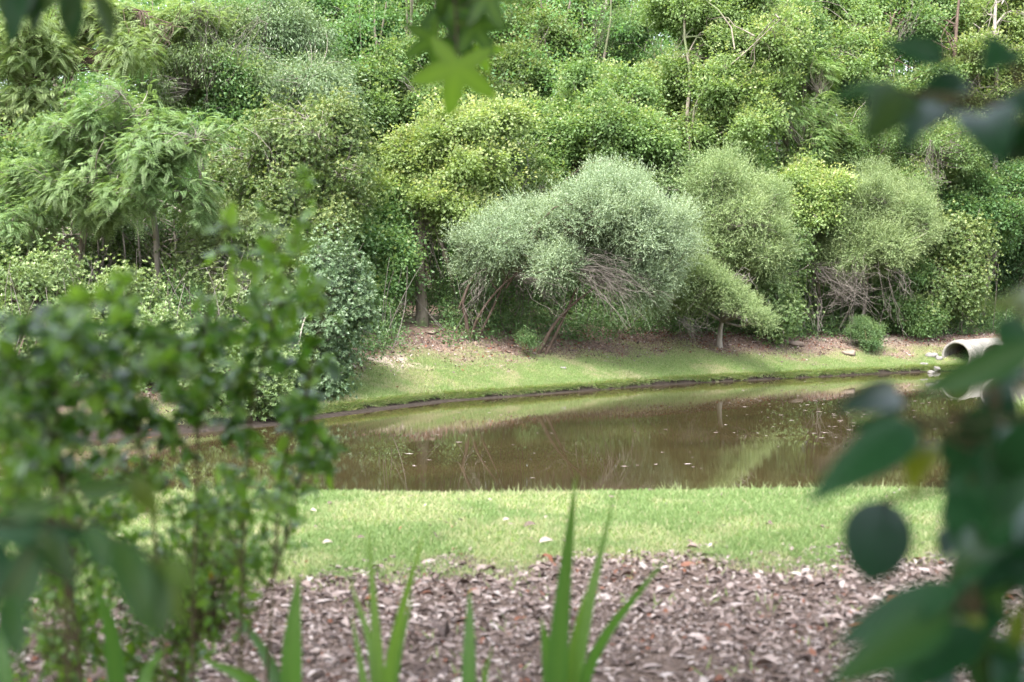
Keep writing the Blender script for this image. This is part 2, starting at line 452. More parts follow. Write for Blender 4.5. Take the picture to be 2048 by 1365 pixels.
# ------------------------------------------------------------------ trees and shrubs
def leaves_for(mb, species, P, O, sc=1.0, dens=1.0, CR=None):
    """Fill clumps at P with outward directions O."""
    M = len(P)
    if CR is None: CR = rng.random(M)
    if species in ('maple', 'broad', 'narrow'):
        k = int({'maple': 80, 'broad': 60, 'narrow': 100}[species]*dens)
        rc = {'maple': .42, 'broad': .45, 'narrow': .42}[species]*sc
        off = sph(M*k)*(1.45*rng.random(M*k)**.85)[:, None]
        flat = np.array([1., 1., .8])
        c = np.repeat(P, k, 0); o = np.repeat(O, k, 0)
        crc = np.repeat(rc*(.5+.95*rng.random(M)**1.4), k)[:, None]
        pos = c + off*flat*crc
        nm = nrm(UP*.8 + o*.28 + off*.1 + rng.normal(size=(M*k, 3))*.75)
        dr = nrm(off*.9 + o*.5 - UP*.35 + rng.normal(size=(M*k, 3))*.4)
        if species == 'narrow':
            dr = nrm(dr - UP*.35)
            L = sc*(.09+.05*rng.random(M*k)); Wd = L*.26
        else:
            L = sc*(.075+.055*rng.random(M*k)); Wd = L*(.8 if species == 'maple' else .6)
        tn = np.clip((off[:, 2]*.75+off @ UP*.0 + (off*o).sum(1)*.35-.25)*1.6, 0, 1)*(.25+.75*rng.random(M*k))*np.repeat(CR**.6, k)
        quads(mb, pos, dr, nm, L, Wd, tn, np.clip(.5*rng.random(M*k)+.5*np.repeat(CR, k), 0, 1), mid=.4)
    elif species == 'feather':
        fr = int(9*dens); lf = 13
        n = M*fr
        c = np.repeat(P, fr, 0)+sph(n)*.28*sc; o = np.repeat(O, fr, 0)
        d0 = nrm(o*np.array([.7, .7, .3])+sph(n)*np.array([1, 1, .35])+UP*.15)
        Lf = sc*(.3+.45*rng.random(n))
        t = np.linspace(.08, 1, lf)
        pts = c[:, None]+d0[:, None]*(Lf[:, None]*t)[..., None]*np.array([1, 1, 1]) - UP*((Lf*(.35+.5*rng.random(n)))[:, None]*t**2)[..., None]
        tan = nrm(d0[:, None]*np.ones((1, lf, 1)) - UP*(1.24*t)[None, :, None])
        side = nrm(np.cross(tan, np.broadcast_to(UP, tan.shape)))
        nm = np.cross(side, tan)
        cr = np.repeat(CR, fr)
        for sg in (-1, 1):
            dr = nrm(side*sg*1.0+tan*.55 - UP*.22)
            L = (sc*.105*np.sin(math.pi*(.18+.75*t)))[None, :]*(.85+.3*rng.random((n, 1)))
            r = np.clip(.35*rng.random((n, lf))+.35*cr[:, None]+.3*rng.random((n, 1)), 0, 1)
            tn = np.broadcast_to((t*.7)[None, :]*cr[:, None], (n, lf))
            quads(mb, pts.reshape(-1, 3), dr.reshape(-1, 3), nm.reshape(-1, 3), L.ravel(), L.ravel()*.3, tn.ravel(), r.ravel())
    elif species == 'tuft':
        tu = int(15*dens); lf = 11
        n = M*tu
        off = sph(n)*(1.4*rng.random(n)**.75)[:, None]
        o = np.repeat(O, tu, 0)
        c = np.repeat(P, tu, 0)+off*.36*sc
        ax = nrm(o*.6+UP*.55+off*.7+rng.normal(size=(n, 3))*.2)
        A = np.repeat(ax, lf, 0); C = np.repeat(c, lf, 0)
        rd = sph(n*lf); rd = nrm(rd-A*(rd*A).sum(1)[:, None])
        up = rng.random(n*lf)
        dr = nrm(A*(.15+.9*up)[:, None]+rd*.8)
        nm = nrm(A*.9-rd*.5)
        L = sc*(.06+.035*rng.random(n*lf))
        cr = np.repeat(np.repeat(CR, tu)*.45+.55*rng.random(n), lf)
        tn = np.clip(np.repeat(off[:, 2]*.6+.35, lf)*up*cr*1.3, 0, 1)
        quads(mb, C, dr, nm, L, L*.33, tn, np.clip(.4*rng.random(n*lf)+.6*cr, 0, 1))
    elif species == 'spray':
        tw = int(20*dens); lf = 15
        n = M*tw
        o = np.repeat(O, tw, 0)
        ax = nrm(o*.75+UP*.45+rng.normal(size=(n, 3))*.5)
        c = np.repeat(P, tw, 0)+sph(n)*(.3*rng.random(n)**.8)[:, None]*sc
        Lt = sc*(.34+.3*rng.random(n))
        t = np.linspace(.15, 1, lf)
        pts = c[:, None]+ax[:, None]*(Lt[:, None]*t)[..., None]
        A = np.repeat(ax, lf, 0)
        rd = sph(n*lf); rd = nrm(rd-A*(rd*A).sum(1)[:, None])
        dr = nrm(A*.7+rd*.75); nm = nrm(UP*.5+A*.3+rng.normal(size=(n*lf, 3))*.5)
        L = sc*(.034+.024*rng.random(n*lf))
        cr = np.repeat(np.repeat(CR, tw)*.6+.4*rng.random(n), lf)
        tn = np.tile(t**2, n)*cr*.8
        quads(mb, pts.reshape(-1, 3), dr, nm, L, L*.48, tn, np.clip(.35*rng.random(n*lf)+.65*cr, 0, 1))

def lobe_clumps(lobes, spacing, inner=.35, flat=.85):
    """Boughs over the lobes, each a flat group of clumps, with gaps between them; plus some clumps inside."""
    Ps, Os, Cs = [], [], []
    for k, (c, r) in enumerate(lobes):
        area = 4*math.pi*((r[0]*r[1])**1.6/3+(r[0]*r[2])**1.6/3+(r[1]*r[2])**1.6/3)**(1/1.6)
        bs = spacing*1.9
        n = max(3, int(1.0*area/bs**2)); ni = int(n*inner); m = 5
        d = sph(n+ni)
        lump = 1+.12*np.sin(d@rng.normal(size=3)*4+rng.random()*6)
        rad = np.concatenate([.55+.62*rng.random(n)+.25*(rng.random(n) < .16)*rng.random(n), .25+.45*rng.random(ni)])*lump
        B = c + d*r*rad[:, None]; O = nrm(d/np.maximum(r, .1)+rng.normal(size=(n+ni, 3))*.35)
        cb = rng.random(n+ni)
        t1 = nrm(np.cross(O, UP+.01)); t2 = np.cross(t1, O)
        for j in range(m):
            a = rng.random(n+ni)*2*math.pi; q = bs*.52*np.sqrt(rng.random(n+ni))
            off = t1*(np.cos(a)*q)[:, None]+t2*(np.sin(a)*q*flat)[:, None]+O*(rng.normal(size=n+ni)*.1*bs-.35*q)[:, None]
            Ps.append(B+off); Os.append(nrm(O+off*.9/bs+rng.normal(size=off.shape)*.2)); Cs.append(np.clip(.75*cb+.25*rng.random(n+ni), 0, 1))
    return np.concatenate(Ps), np.concatenate(Os), np.concatenate(Cs)

def plant(name, label, cat, group, base, lobes, species, leaf, bark, r0=.12, spacing=.42, sc=1.0, dens=1.0, trunks=None,
          limbs=3, inner=.35, dead=0, deadpts=None, topk=.75, twig_r=.011, stray=None):
    """A tree or shrub: Empty > trunk (with limbs and twigs), crown (leaves) and, where the photo shows them, bare twigs.
    lobes: (px, py, d, rx px, rz px, ry m). trunks: list of lists of (px, py, d)."""
    fs, fp_ = {'maple': (.74, .78), 'broad': (.76, .8), 'narrow': (.74, .8), 'feather': (.62, .72), 'tuft': (.84, .84), 'spray': (.84, .8)}[species]
    sc, spacing = sc*fs, spacing*fp_
    if stray is None: stray = 16 if cat == 'tree' else 6
    bx, by = W(base[0], 558, base[1])[:2]
    b = np.array([bx, by, float(hz(bx, by))-.03])
    LB = []
    for (px, py, d, rx, rz, ry) in lobes:
        LB.append((W(px, py, d), np.array([rx*d/F, ry, rz*d/F*(1.2 if species in ('maple', 'broad', 'feather') else 1)])))
    main_lobes = list(LB); nmain = len(LB); LB = []
    for c, r in main_lobes:        # each main mass is a loose group of small ones
        if r[0] < .32:
            LB.append((c, r)); continue
        for j in range(6 if species != 'feather' else 3):
            dv = sph(1)[0]*rng.random()**.4
            LB.append((c+dv*r*.92, np.maximum(.16, r*rng.uniform(.36, .62)*rng.uniform(.8, 1.25, 3))))
    small = [q for q in main_lobes if q[1][0] < .32]; ids = set(id(q[0]) for q in small)
    tiny = [q for q in LB if id(q[0]) in ids]; LB_ = [q for q in LB if id(q[0]) not in ids]
    if len(LB_) < 4: LB_, tiny = LB, []
    P, O, CR = lobe_clumps(LB_, spacing, inner)
    gz = hz(P[:, 0], P[:, 1])
    jit = (rng.random(len(P)) < .22)[:, None]*rng.random((len(P), 1))*.55*sc
    P = P+nrm(O+rng.normal(size=O.shape)*.5+UP*.2)*jit
    ok = P[:, 2] > gz+.15
    ppx = P[:, 0]/P[:, 1]*F+1024; ppy = 558-(P[:, 2]-CAM_Z)/P[:, 1]*F
    ok &= ~((np.abs(ppx-845) < 34) & (ppy > 405) & (P[:, 1] < 34.9))      # the lone trunk stands free
    P, O, CR = P[ok], O[ok], CR[ok]
    tm = MB()
    cen = np.mean([c for c, r in main_lobes], 0)
    anchors = []
    if trunks is None:
        top = np.array([cen[0], cen[1], b[2]+(max(c[2]+r[2]*.5 for c, r in main_lobes)-b[2])*topk])
        mid = (b+top)/2+rng.normal(size=3)*np.array([.12, .12, 0])
        paths = [spline([b, b+(mid-b)*.5+rng.normal(size=3)*.05, mid, top], 12)]
        rr = [r0]
    else:
        paths, rr = [], []
        for tr in trunks:
            pts = [W(*q[:3]) for q in tr]
            g0 = pts[0].copy(); g0[2] = hz(g0[0], g0[1])-.05
            pts[0] = g0
            paths.append(spline(pts, 14)); rr.append(r0*(tr[0][3] if len(tr[0]) > 3 else 1))
    for p, r in zip(paths, rr):
        K = len(p); t = np.linspace(0, 1, K)
        p = p + np.stack([.03*np.sin(t*9+r*50), .03*np.cos(t*8), 0*t], -1)*(r/.1)*(t > 0)[:, None]
        rad = r*(1-.72*t)*(1+.35*np.exp(-t*14))
        tubes(tm, p, rad, 9)
        anchors.append(np.concatenate([p[int(K*.3):], (rad[int(K*.3):])[:, None]], 1))
    main = np.concatenate(anchors)
    for k, (c, r) in enumerate(main_lobes):
        for j in range(limbs):
            e = c + sph(1)[0]*r*.5
            cand = main[main[:, 2] < e[2]+.3]
            if len(cand) == 0: cand = main
            dd = np.linalg.norm(cand[:, :3]-e, axis=1)+.6*np.abs(cand[:, 2]-(e[2]-.6*np.linalg.norm(e[:2]-cand[:, :2], axis=1)))
            s = cand[np.argmin(dd)]
            L = np.linalg.norm(e-s[:3])
            m1 = s[:3]+(e-s[:3])*.35+sph(1)[0]*.12*L; m2 = s[:3]+(e-s[:3])*.7+sph(1)[0]*.1*L+UP*.05*L
            p = spline([s[:3], m1, m2, e], 9)
            ra = min(s[3]*.7, r0*.5)
            rad = np.linspace(ra, max(.012, ra*.35), 9)
            tubes(tm, p, rad, 6)
            anchors.append(np.concatenate([p, rad[:, None]], 1))
    AN = np.concatenate(anchors)
    # twigs to clumps
    dd = ((P[:, None, :]-AN[None, ::2, :3])**2).sum(-1)
    s = AN[::2][np.argmin(dd, 1)][:, :3]
    L = np.linalg.norm(P-s, axis=1)[:, None]
    t = np.linspace(0, 1, 5)[None, :, None]
    bow = rng.normal(size=(len(P), 1, 3))*.1*L[:, None]
    TP = s[:, None]+(P-s)[:, None]*t+bow*(4*t*(1-t))
    tubes(tm, TP, np.broadcast_to(np.linspace(twig_r*1.25, twig_r*.5, 5), (len(P), 5)), 3)
    nb_ = stray
    if nb_:
        a0 = main[rng.integers(0, len(main), nb_)][:, :3]; e1 = P[rng.integers(0, len(P), nb_)]
        e1 = a0+(e1-a0)*rng.uniform(.8, 1.15, (nb_, 1))
        Lb = np.linalg.norm(e1-a0, axis=1)[:, None, None]
        t = np.linspace(0, 1, 8)[None, :, None]
        PP = a0[:, None]+(e1-a0)[:, None]*t+UP*.12*Lb*(4*t*(1-t))+np.cumsum(rng.normal(size=(nb_, 8, 3))*.03, 1)*Lb
        tubes(tm, PP, np.linspace(1, .25, 8)[None]*rng.uniform(.012, .03, (nb_, 1)), 5)
    e = empty(name, b, label, cat, group)
    tm.obj('trunk' if cat == 'tree' else 'branches', BM[bark], e, b)
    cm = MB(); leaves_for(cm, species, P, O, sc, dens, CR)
    if tiny:
        P2, O2, C2 = lobe_clumps(tiny, spacing*.5, inner)
        leaves_for(cm, species, P2+rng.normal(size=P2.shape)*.05, nrm(O2+np.array([.5, -.2, -.1])), sc*.72, dens*.7, C2)
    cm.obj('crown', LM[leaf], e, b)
    if dead:
        for (px, py, d, qx, qy, qd, n, spr) in deadpts:
            dm = MB()
            a0 = W(px, py, d); a1 = W(qx, qy, qd); Ld = np.linalg.norm(a1-a0)
            n = int(n*1.5); st = a0+rng.normal(size=(n, 3))*spr*.5; en = a1+rng.normal(size=(n, 3))*spr
            en = st+(en-st)*rng.uniform(.35, 1.1, (n, 1)); md = (st+en)/2+rng.normal(size=(n, 3))*spr*.6+UP*.12*Ld
            t = np.linspace(0, 1, 7)[None, :, None]
            PP = st[:, None]*(1-t)**2+2*md[:, None]*t*(1-t)+en[:, None]*t**2+np.cumsum(rng.normal(size=(n, 7, 3))*.055, 1)
            tubes(dm, PP, np.broadcast_to(np.linspace(.0075, .003, 7), (n, 7)), 3)
            for rep in range(2):   # side twigs
                i = rng.integers(2, 6, n); q = PP[np.arange(n), i]
                dv = nrm(PP[np.arange(n), 6]-PP[np.arange(n), 3]+rng.normal(size=(n, 3))*.25*Ld)
                qq = q[:, None]+dv[:, None]*(t[:, :5]*1.5*.22*Ld)+rng.normal(size=(n, 5, 3))*.012
                tubes(dm, qq, np.broadcast_to(np.linspace(.005, .0025, 5), (n, 5)), 3)
            dm.obj('dead_twigs', BM['twig'], e, b)
    return e

WOOD = 'trees of the wood beyond the pond'
BUSH = 'shrubs along the far bank'

# --- left side of the far bank
plant('feathery_tree', 'light green feathery tree with drooping fronds and a thin leaning grey trunk', 'tree', WOOD, (330, 30.5),
      [(250, 205, 29, 90, 26, 1.2), (330, 240, 28.6, 70, 28, 1.1), (390, 290, 28.3, 55, 32, 1.0), (200, 260, 29.3, 80, 26, 1.2), (290, 300, 28.6, 75, 30, 1.2), (120, 300, 29.8, 80, 28, 1.2), (340, 350, 28.4, 70, 30, 1.1), (220, 350, 28.9, 70, 26, 1.1), (60, 350, 29.6, 70, 28, 1.1), (130, 385, 29.4, 80, 24, 1.1), (290, 400, 28.6, 70, 24, 1.0), (375, 395, 28.3, 45, 24, .8), (50, 430, 29.3, 60, 20, .9), (200, 420, 29, 60, 18, .9)],
      'feather', 'feather', 'grey', .075, .44, 1.0, 1.0, trunks=[[(322, 640, 30.5), (312, 460, 30), (288, 380, 29.5), (300, 300, 29.3), (270, 230, 29)], [(150, 640, 31), (160, 500, 30.6), (190, 380, 30), (170, 290, 29.8)]], limbs=3)
plant('feathery_tree', 'feathery tree spreading over the upper left behind the hanging leaf tips', 'tree', WOOD, (120, 35),
      [(90, 150, 33, 120, 40, 1.6), (230, 110, 33.5, 120, 42, 1.7), (150, 60, 34, 130, 40, 1.8), (20, 90, 33, 90, 45, 1.6), (320, 50, 34.5, 90, 42, 1.6), (60, 215, 33, 90, 35, 1.4)],
      'feather', 'feather', 'brown', .14, .5, 1.15, 1.0, trunks=[[(22, 640, 34.5, 1), (20, 300, 34.3), (30, 180, 34), (60, 60, 34)]], limbs=3)
plant('oak', 'twiggy grey green tree with bare hanging branches above the feathery tree', 'tree', WOOD, (430, 37),
      [(410, 60, 36, 90, 55, 1.8), (400, 140, 35.5, 80, 45, 1.6), (350, 185, 35, 70, 32, 1.3), (480, 170, 36, 60, 40, 1.5)],
      'narrow', 'palebush', 'grey', .12, .5, 1.1, .75, limbs=4, dead=1, deadpts=[(400, 20, 34.5, 385, 180, 34, 16, .35), (520, 40, 34.5, 440, 170, 34.2, 6, .2)])
plant('blue_green_tree', 'blue green narrow-leaved tree rising behind the yellow green bush', 'tree', WOOD, (560, 38.5),
      [(560, 100, 37.5, 90, 60, 2.0), (630, 160, 37, 75, 50, 1.8), (560, 185, 36.5, 85, 42, 1.7), (520, 40, 38, 80, 45, 1.8), (660, 215, 36.5, 50, 40, 1.4)],
      'narrow', 'blue', 'grey', .14, .48, 1.15, 1.0, limbs=3)
plant('wax_myrtle', 'tall rounded yellow green bush beside the blue green tree', 'shrub', BUSH, (600, 33),
      [(640, 310, 32, 85, 65, 1.6), (560, 285, 32.2, 80, 55, 1.6), (690, 370, 31.8, 50, 60, 1.2), (600, 380, 31.4, 85, 60, 1.5), (500, 345, 32, 70, 60, 1.5), (650, 440, 31.3, 70, 50, 1.2), (650, 245, 32.8, 60, 30, 1.2)],
      'tuft', 'myrtle', 'grey', .1, .42, 1.05, 1.0, trunks=[[(590, 680, 33), (600, 480, 32.6), (620, 330, 32.3)], [(620, 680, 33), (660, 500, 32.5), (670, 380, 32.2)], [(560, 680, 33), (530, 480, 32.5), (530, 340, 32.3)]])
plant('wax_myrtle', 'mid green bush under the tall yellow green bush, over a dark hollow', 'shrub', BUSH, (480, 31),
      [(440, 440, 30.4, 75, 45, 1.2), (520, 480, 30, 70, 50, 1.2), (420, 520, 29.5, 70, 40, 1.1), (560, 555, 29.3, 70, 55, 1.1), (480, 590, 28.8, 80, 45, 1.1)],
      'tuft', 'palebush', 'grey', .07, .4, 1.0, 1.0)
plant('narrow_leaved_bush', 'silvery blue narrow-leaved bush leaning over the bare sandy slope', 'shrub', BUSH, (640, 28.8),
      [(670, 560, 28.6, 55, 55, 1.0), (650, 640, 28, 70, 55, 1.1), (620, 720, 27.3, 55, 50, .9), (700, 620, 28.3, 35, 45, .7), (580, 650, 28, 60, 60, 1), (630, 770, 26.9, 40, 28, .7)],
      'tuft', 'blue', 'grey', .06, .36, 1.05, 1.1)
plant('bank_bush', 'pale leafy bush overhanging the water at the dark left end of the pond', 'shrub', BUSH, (330, 25.6),
      [(330, 690, 25.4, 110, 65, 1.2), (450, 740, 25.4, 90, 60, 1.1), (540, 760, 25.8, 70, 60, 1), (250, 770, 24.4, 110, 65, 1.2), (400, 810, 24.6, 110, 42, 1.0), (520, 815, 25, 80, 30, .8)],
      'tuft', 'palebush', 'brown', .07, .38, 1.0, 1.1, limbs=3)
plant('bank_bush', 'pale bush at the left edge below the dark bare stems', 'shrub', BUSH, (70, 26.5),
      [(60, 590, 26.8, 100, 50, 1.2), (150, 640, 26.3, 100, 50, 1.2), (10, 680, 25.6, 100, 60, 1.2), (120, 740, 24.8, 110, 60, 1.2), (20, 800, 24, 110, 60, 1.2), (230, 600, 27, 70, 40, 1.0), (70, 850, 23.4, 120, 40, 1.0), (-70, 790, 23.6, 110, 80, 1.2), (150, 800, 24.6, 90, 50, 1.0), (10, 815, 23.7, 60, 45, .8), (-20, 760, 24.6, 70, 50, .9), (60, 790, 24.2, 70, 50, .8), (0, 775, 25.2, 100, 50, 1.0), (265, 825, 24.3, 80, 40, .9), (190, 700, 25.6, 80, 50, 1.0), (230, 845, 23.9, 80, 36, .9)],
      'tuft', 'palebush', 'brown', .07, .38, 1.0, 1.1, limbs=3)
plant('wild_cherry', 'dark stemmy thicket tree with bare grey stems above the left bank bushes', 'tree', WOOD, (200, 32.5),
      [(80, 470, 32.6, 110, 40, 1.3), (220, 470, 32.6, 110, 40, 1.3), (360, 470, 32.4, 70, 40, 1.2), (180, 540, 31.5, 100, 30, 1)],
      'broad', 'deep', 'grey', .05, .5, 1.0, .9,
      trunks=[[(x, 650, 31.5+.3*(i % 3)), (x+dx, 540, 31.3), (x+dx*1.6+8*(-1)**i, 440, 31.4)] for i, (x, dx) in enumerate([(70, -14), (115, 12), (150, -8), (178, 16), (215, -10), (240, 8), (300, -20), (335, 14), (385, -12)])], limbs=2,
      dead=1, deadpts=[(90, 560, 30.6, 160, 470, 30.6, 8, .25), (330, 560, 30.4, 290, 450, 30.3, 8, .25), (200, 570, 30.6, 230, 460, 30.6, 8, .3)])
# --- centre
plant('red_maple', 'maple with a straight grey trunk standing alone at the top of the slope', 'tree', WOOD, (842, 34.5),
      [(850, 300, 35, 70, 38, 1.3), (930, 275, 35.5, 75, 38, 1.4), (985, 240, 36, 50, 30, 1.2), (900, 345, 34.6, 75, 35, 1.2), (800, 330, 34.8, 45, 40, 1.1), (960, 345, 35, 55, 30, 1.1), (920, 410, 34.3, 80, 32, 1.1), (870, 425, 34.2, 45, 28, .9), (770, 370, 34.6, 40, 25, .9)],
      'maple', 'maple', 'mossy', .15, .42, 1.0, 1.0, trunks=[[(842, 672, 34.5), (841, 560, 34.5), (846, 430, 34.6), (848, 360, 34.7), (880, 280, 35)]], limbs=3, topk=.7,
      dead=1, deadpts=[(848, 415, 34.3, 890, 560, 33.8, 6, .15), (848, 410, 34.3, 765, 420, 34, 4, .15), (850, 440, 34.3, 960, 480, 33.8, 4, .12)])
plant('sweetgum', 'low broad-leaved green sapling on the left of the lone grey trunk', 'tree', WOOD, (775, 33.5),
      [(755, 490, 33.8, 50, 32, .9), (775, 545, 33.6, 42, 26, .8), (735, 550, 33.4, 42, 36, .9), (770, 430, 34.2, 45, 32, .9), (730, 610, 33, 38, 34, .8)],
      'maple', 'maple_g', 'grey', .05, .38, 1.05, 1.0, limbs=3)
plant('red_maple', 'yellow tipped maple crown behind and above the lone grey trunk', 'tree', WOOD, (800, 41),
      [(770, 150, 40.5, 60, 45, 1.6), (830, 210, 40, 70, 40, 1.6), (760, 240, 40, 60, 40, 1.5), (900, 190, 40.5, 60, 40, 1.5), (840, 130, 41, 60, 38, 1.5), (720, 190, 40, 45, 40, 1.3)],
      'maple', 'maple', 'grey', .15, .46, 1.05, 1.0, limbs=3)
plant('red_maple', 'tall deep green maple with pale tips at the top, left of the hanging star leaves', 'tree', WOOD, (740, 46),
      [(720, 60, 45, 80, 50, 2), (650, 30, 45.5, 60, 40, 1.8), (790, 70, 45, 60, 45, 1.8), (740, -10, 46, 90, 40, 2), (690, 110, 44.5, 60, 35, 1.6)],
      'maple', 'maple_g', 'grey', .16, .52, 1.15, 1.0, limbs=3)
plant('red_maple', 'light maple crown directly behind the hanging star leaves', 'tree', WOOD, (1010, 46),
      [(1000, 60, 45, 80, 50, 2), (940, 110, 44.5, 70, 45, 1.8), (1040, 130, 44, 70, 45, 1.8), (920, 20, 46, 80, 45, 1.8), (1080, 60, 45.5, 60, 45, 1.8), (980, 190, 43.5, 60, 38, 1.6)],
      'maple', 'maple', 'grey', .16, .5, 1.1, 1.0, limbs=3)
plant('red_maple', 'wide maple with a forked leaning trunk showing in the middle of the wood', 'tree', WOOD, (1135, 40.5),
      [(1150, 215, 40, 75, 42, 1.6), (1230, 245, 39.6, 75, 42, 1.6), (1285, 290, 39.2, 45, 40, 1.2), (1080, 250, 40, 65, 40, 1.5), (1190, 165, 40.5, 60, 35, 1.4), (1110, 300, 39.2, 50, 38, 1.2), (1090, 360, 38.6, 40, 45, 1.0), (1260, 205, 40, 50, 35, 1.2)],
      'maple', 'maple', 'grey', .13, .44, 1.05, 1.0, trunks=[[(1125, 640, 40.5), (1140, 370, 40), (1178, 300, 39.8), (1200, 230, 39.8)], [(1170, 640, 40.6, .8), (1165, 480, 40.3), (1150, 320, 40), (1090, 260, 40)]], limbs=3,
      dead=1, deadpts=[(1180, 292, 38.8, 1300, 300, 38.4, 3, .08), (1180, 292, 38.8, 1120, 250, 38.6, 3, .1)])
plant('red_maple', 'green bush-like maple filling the gap between the lone trunk and the pale grey dome', 'tree', WOOD, (1010, 38.5),
      [(1000, 310, 38, 60, 40, 1.4), (1040, 370, 37.5, 55, 40, 1.2), (985, 400, 37, 50, 40, 1.1), (1090, 420, 37, 50, 35, 1.1), (1020, 430, 36.5, 50, 30, 1)],
      'broad', 'myrtle', 'grey', .09, .44, .95, 1.0, limbs=3)
plant('willow', 'soft weeping light green tree among bare pale branches at the top', 'tree', WOOD, (1270, 47),
      [(1270, 130, 46, 50, 48, 1.6), (1230, 80, 46.5, 45, 40, 1.5), (1310, 170, 45.5, 35, 30, 1.2), (1290, 60, 47, 40, 35, 1.4)],
      'narrow', 'maple_g', 'pale', .12, .46, 1.1, 1.1, limbs=3, dead=1, deadpts=[(1190, 90, 45, 1215, -10, 45, 6, .2), (1330, 150, 44, 1300, 40, 44, 6, .3), (1180, 140, 45, 1240, 60, 45, 5, .25)])
plant('red_maple', 'upper maple of loose green clumps with a pale trunk, right of the star leaves', 'tree', WOOD, (1140, 49),
      [(1150, 60, 48, 60, 45, 1.8), (1100, 0, 49, 70, 45, 2), (1200, 20, 49, 60, 40, 1.8), (1160, 120, 47, 55, 35, 1.5)],
      'maple', 'maple_g', 'pale', .085, .52, 1.15, 1.0, trunks=[[(1170, 640, 49), (1185, 300, 48.5), (1195, 120, 47.6), (1215, 0, 47.5), (1225, -60, 48)], [(1120, 640, 49, .8), (1128, 250, 48.6), (1135, 60, 47.8), (1150, -60, 48)]], limbs=3)
plant('pale_maple', 'yellow green maple with the tall straight white trunk and a forked branch to the right', 'tree', WOOD, (1385, 41),
      [(1500, 110, 41, 75, 48, 1.6), (1560, 70, 41.5, 55, 40, 1.4), (1450, 180, 40.5, 60, 42, 1.4), (1420, 60, 41.5, 55, 50, 1.4), (1540, 190, 40.5, 50, 35, 1.2), (1400, 250, 40, 45, 38, 1.1), (1490, 260, 39.8, 55, 35, 1.2), (1350, 20, 42, 55, 40, 1.5), (1470, 10, 42, 70, 40, 1.6), (1360, 170, 40.8, 40, 35, 1.1)],
      'maple', 'maple', 'mossy', .075, .42, 1.0, 1.0, trunks=[[(1383, 660, 40.5), (1384, 340, 39.8), (1372, 240, 39.8), (1380, 150, 40), (1370, 60, 40.2), (1378, -70, 40.4)], [(1383, 660, 40.4, .5), (1384, 260, 39.6), (1420, 170, 39.3), (1490, 105, 39.2), (1560, 40, 39.4)]], limbs=3, stray=10)
# --- right
plant('hickory', 'darker green drooping tree just right of the forked white branch', 'tree', WOOD, (1570, 43),
      [(1570, 220, 42, 55, 38, 1.4), (1620, 180, 42.5, 45, 38, 1.4), (1540, 300, 41.4, 60, 35, 1.3), (1600, 290, 41.6, 50, 38, 1.3), (1650, 250, 42, 45, 40, 1.3)],
      'feather', 'maple_g', 'grey', .12, .46, 1.1, .9, limbs=3)
plant('red_maple', 'bright pale maple clump high on the right, above its long bare grey branches', 'tree', WOOD, (1680, 46),
      [(1690, 80, 45, 55, 38, 1.6), (1650, 120, 44.6, 45, 30, 1.4), (1740, 110, 45, 40, 32, 1.4), (1620, 30, 46, 60, 40, 1.7), (1700, 20, 46, 60, 35, 1.7), (1710, 165, 44.4, 45, 26, 1.2)],
      'maple', 'maple', 'grey', .12, .46, 1.1, 1.0, limbs=3, dead=1, deadpts=[(1590, 130, 43.5, 1720, 100, 43.3, 6, .15), (1640, 120, 43.5, 1600, 50, 43.5, 5, .2)])
plant('red_maple', 'leafy maple behind the small dark leaves at the upper right', 'tree', WOOD, (1820, 47),
      [(1820, 60, 46, 60, 40, 1.7), (1770, 20, 46.5, 55, 38, 1.6), (1850, 160, 45, 60, 38, 1.5), (1790, 190, 44.6, 50, 30, 1.3), (1880, 20, 47, 60, 40, 1.7)],
      'maple', 'maple_g', 'brown', .1, .48, 1.1, 1.0, trunks=[[(1758, 640, 47), (1765, 190, 44.6), (1768, 100, 44.6), (1790, 20, 45)], [(1900, 640, 47), (1905, 180, 44.6), (1915, 60, 44.6), (1920, -40, 45)]], limbs=2,
      dead=1, deadpts=[(1790, 90, 44, 1840, 0, 44, 8, .3), (1765, 130, 44, 1780, 240, 43.8, 5, .15)])
plant('red_maple', 'maple at the upper right corner with a pale upright trunk', 'tree', WOOD, (1985, 47),
      [(1960, 130, 45.6, 55, 40, 1.5), (2030, 100, 46, 50, 45, 1.6), (1970, 40, 46.5, 60, 40, 1.6), (2040, 20, 47, 60, 45, 1.8), (1930, 200, 45, 50, 40, 1.3), (2030, 190, 45.4, 50, 45, 1.5)],
      'maple', 'maple', 'grey', .1, .48, 1.1, 1.0, trunks=[[(1990, 640, 47), (1990, 150, 44.6), (1992, 40, 44.5), (1998, -60, 45)]], limbs=2)
plant('vine_hung_tree', 'vine hung tree of small mid green leaves above the right-hand grey shrub', 'tree', WOOD, (1760, 44.5),
      [(1700, 260, 43.6, 60, 38, 1.4), (1790, 290, 43.4, 65, 40, 1.4), (1860, 320, 43.2, 65, 42, 1.4), (1720, 330, 43, 60, 36, 1.3), (1640, 320, 42.8, 50, 36, 1.2), (1930, 290, 43.8, 60, 45, 1.5), (1800, 360, 42.8, 60, 30, 1.2)],
      'broad', 'maple_g', 'twig', .07, .44, .85, 1.1, limbs=4, dead=1, deadpts=[(1860, 300, 42, 1840, 420, 41.8, 8, .3), (1880, 360, 42, 1800, 340, 41.8, 6, .3)])
plant('red_maple', 'small yellow maple between the two right-hand grey shrubs', 'tree', WOOD, (1630, 42),
      [(1630, 378, 39.7, 46, 28, .8), (1605, 405, 39.5, 36, 26, .7), (1655, 400, 39.6, 28, 28, .7), (1580, 372, 39.7, 30, 24, .7), (1625, 430, 39.5, 30, 20, .6)],
      'maple', 'maple', 'grey', .06, .38, .95, 1.0, limbs=3)
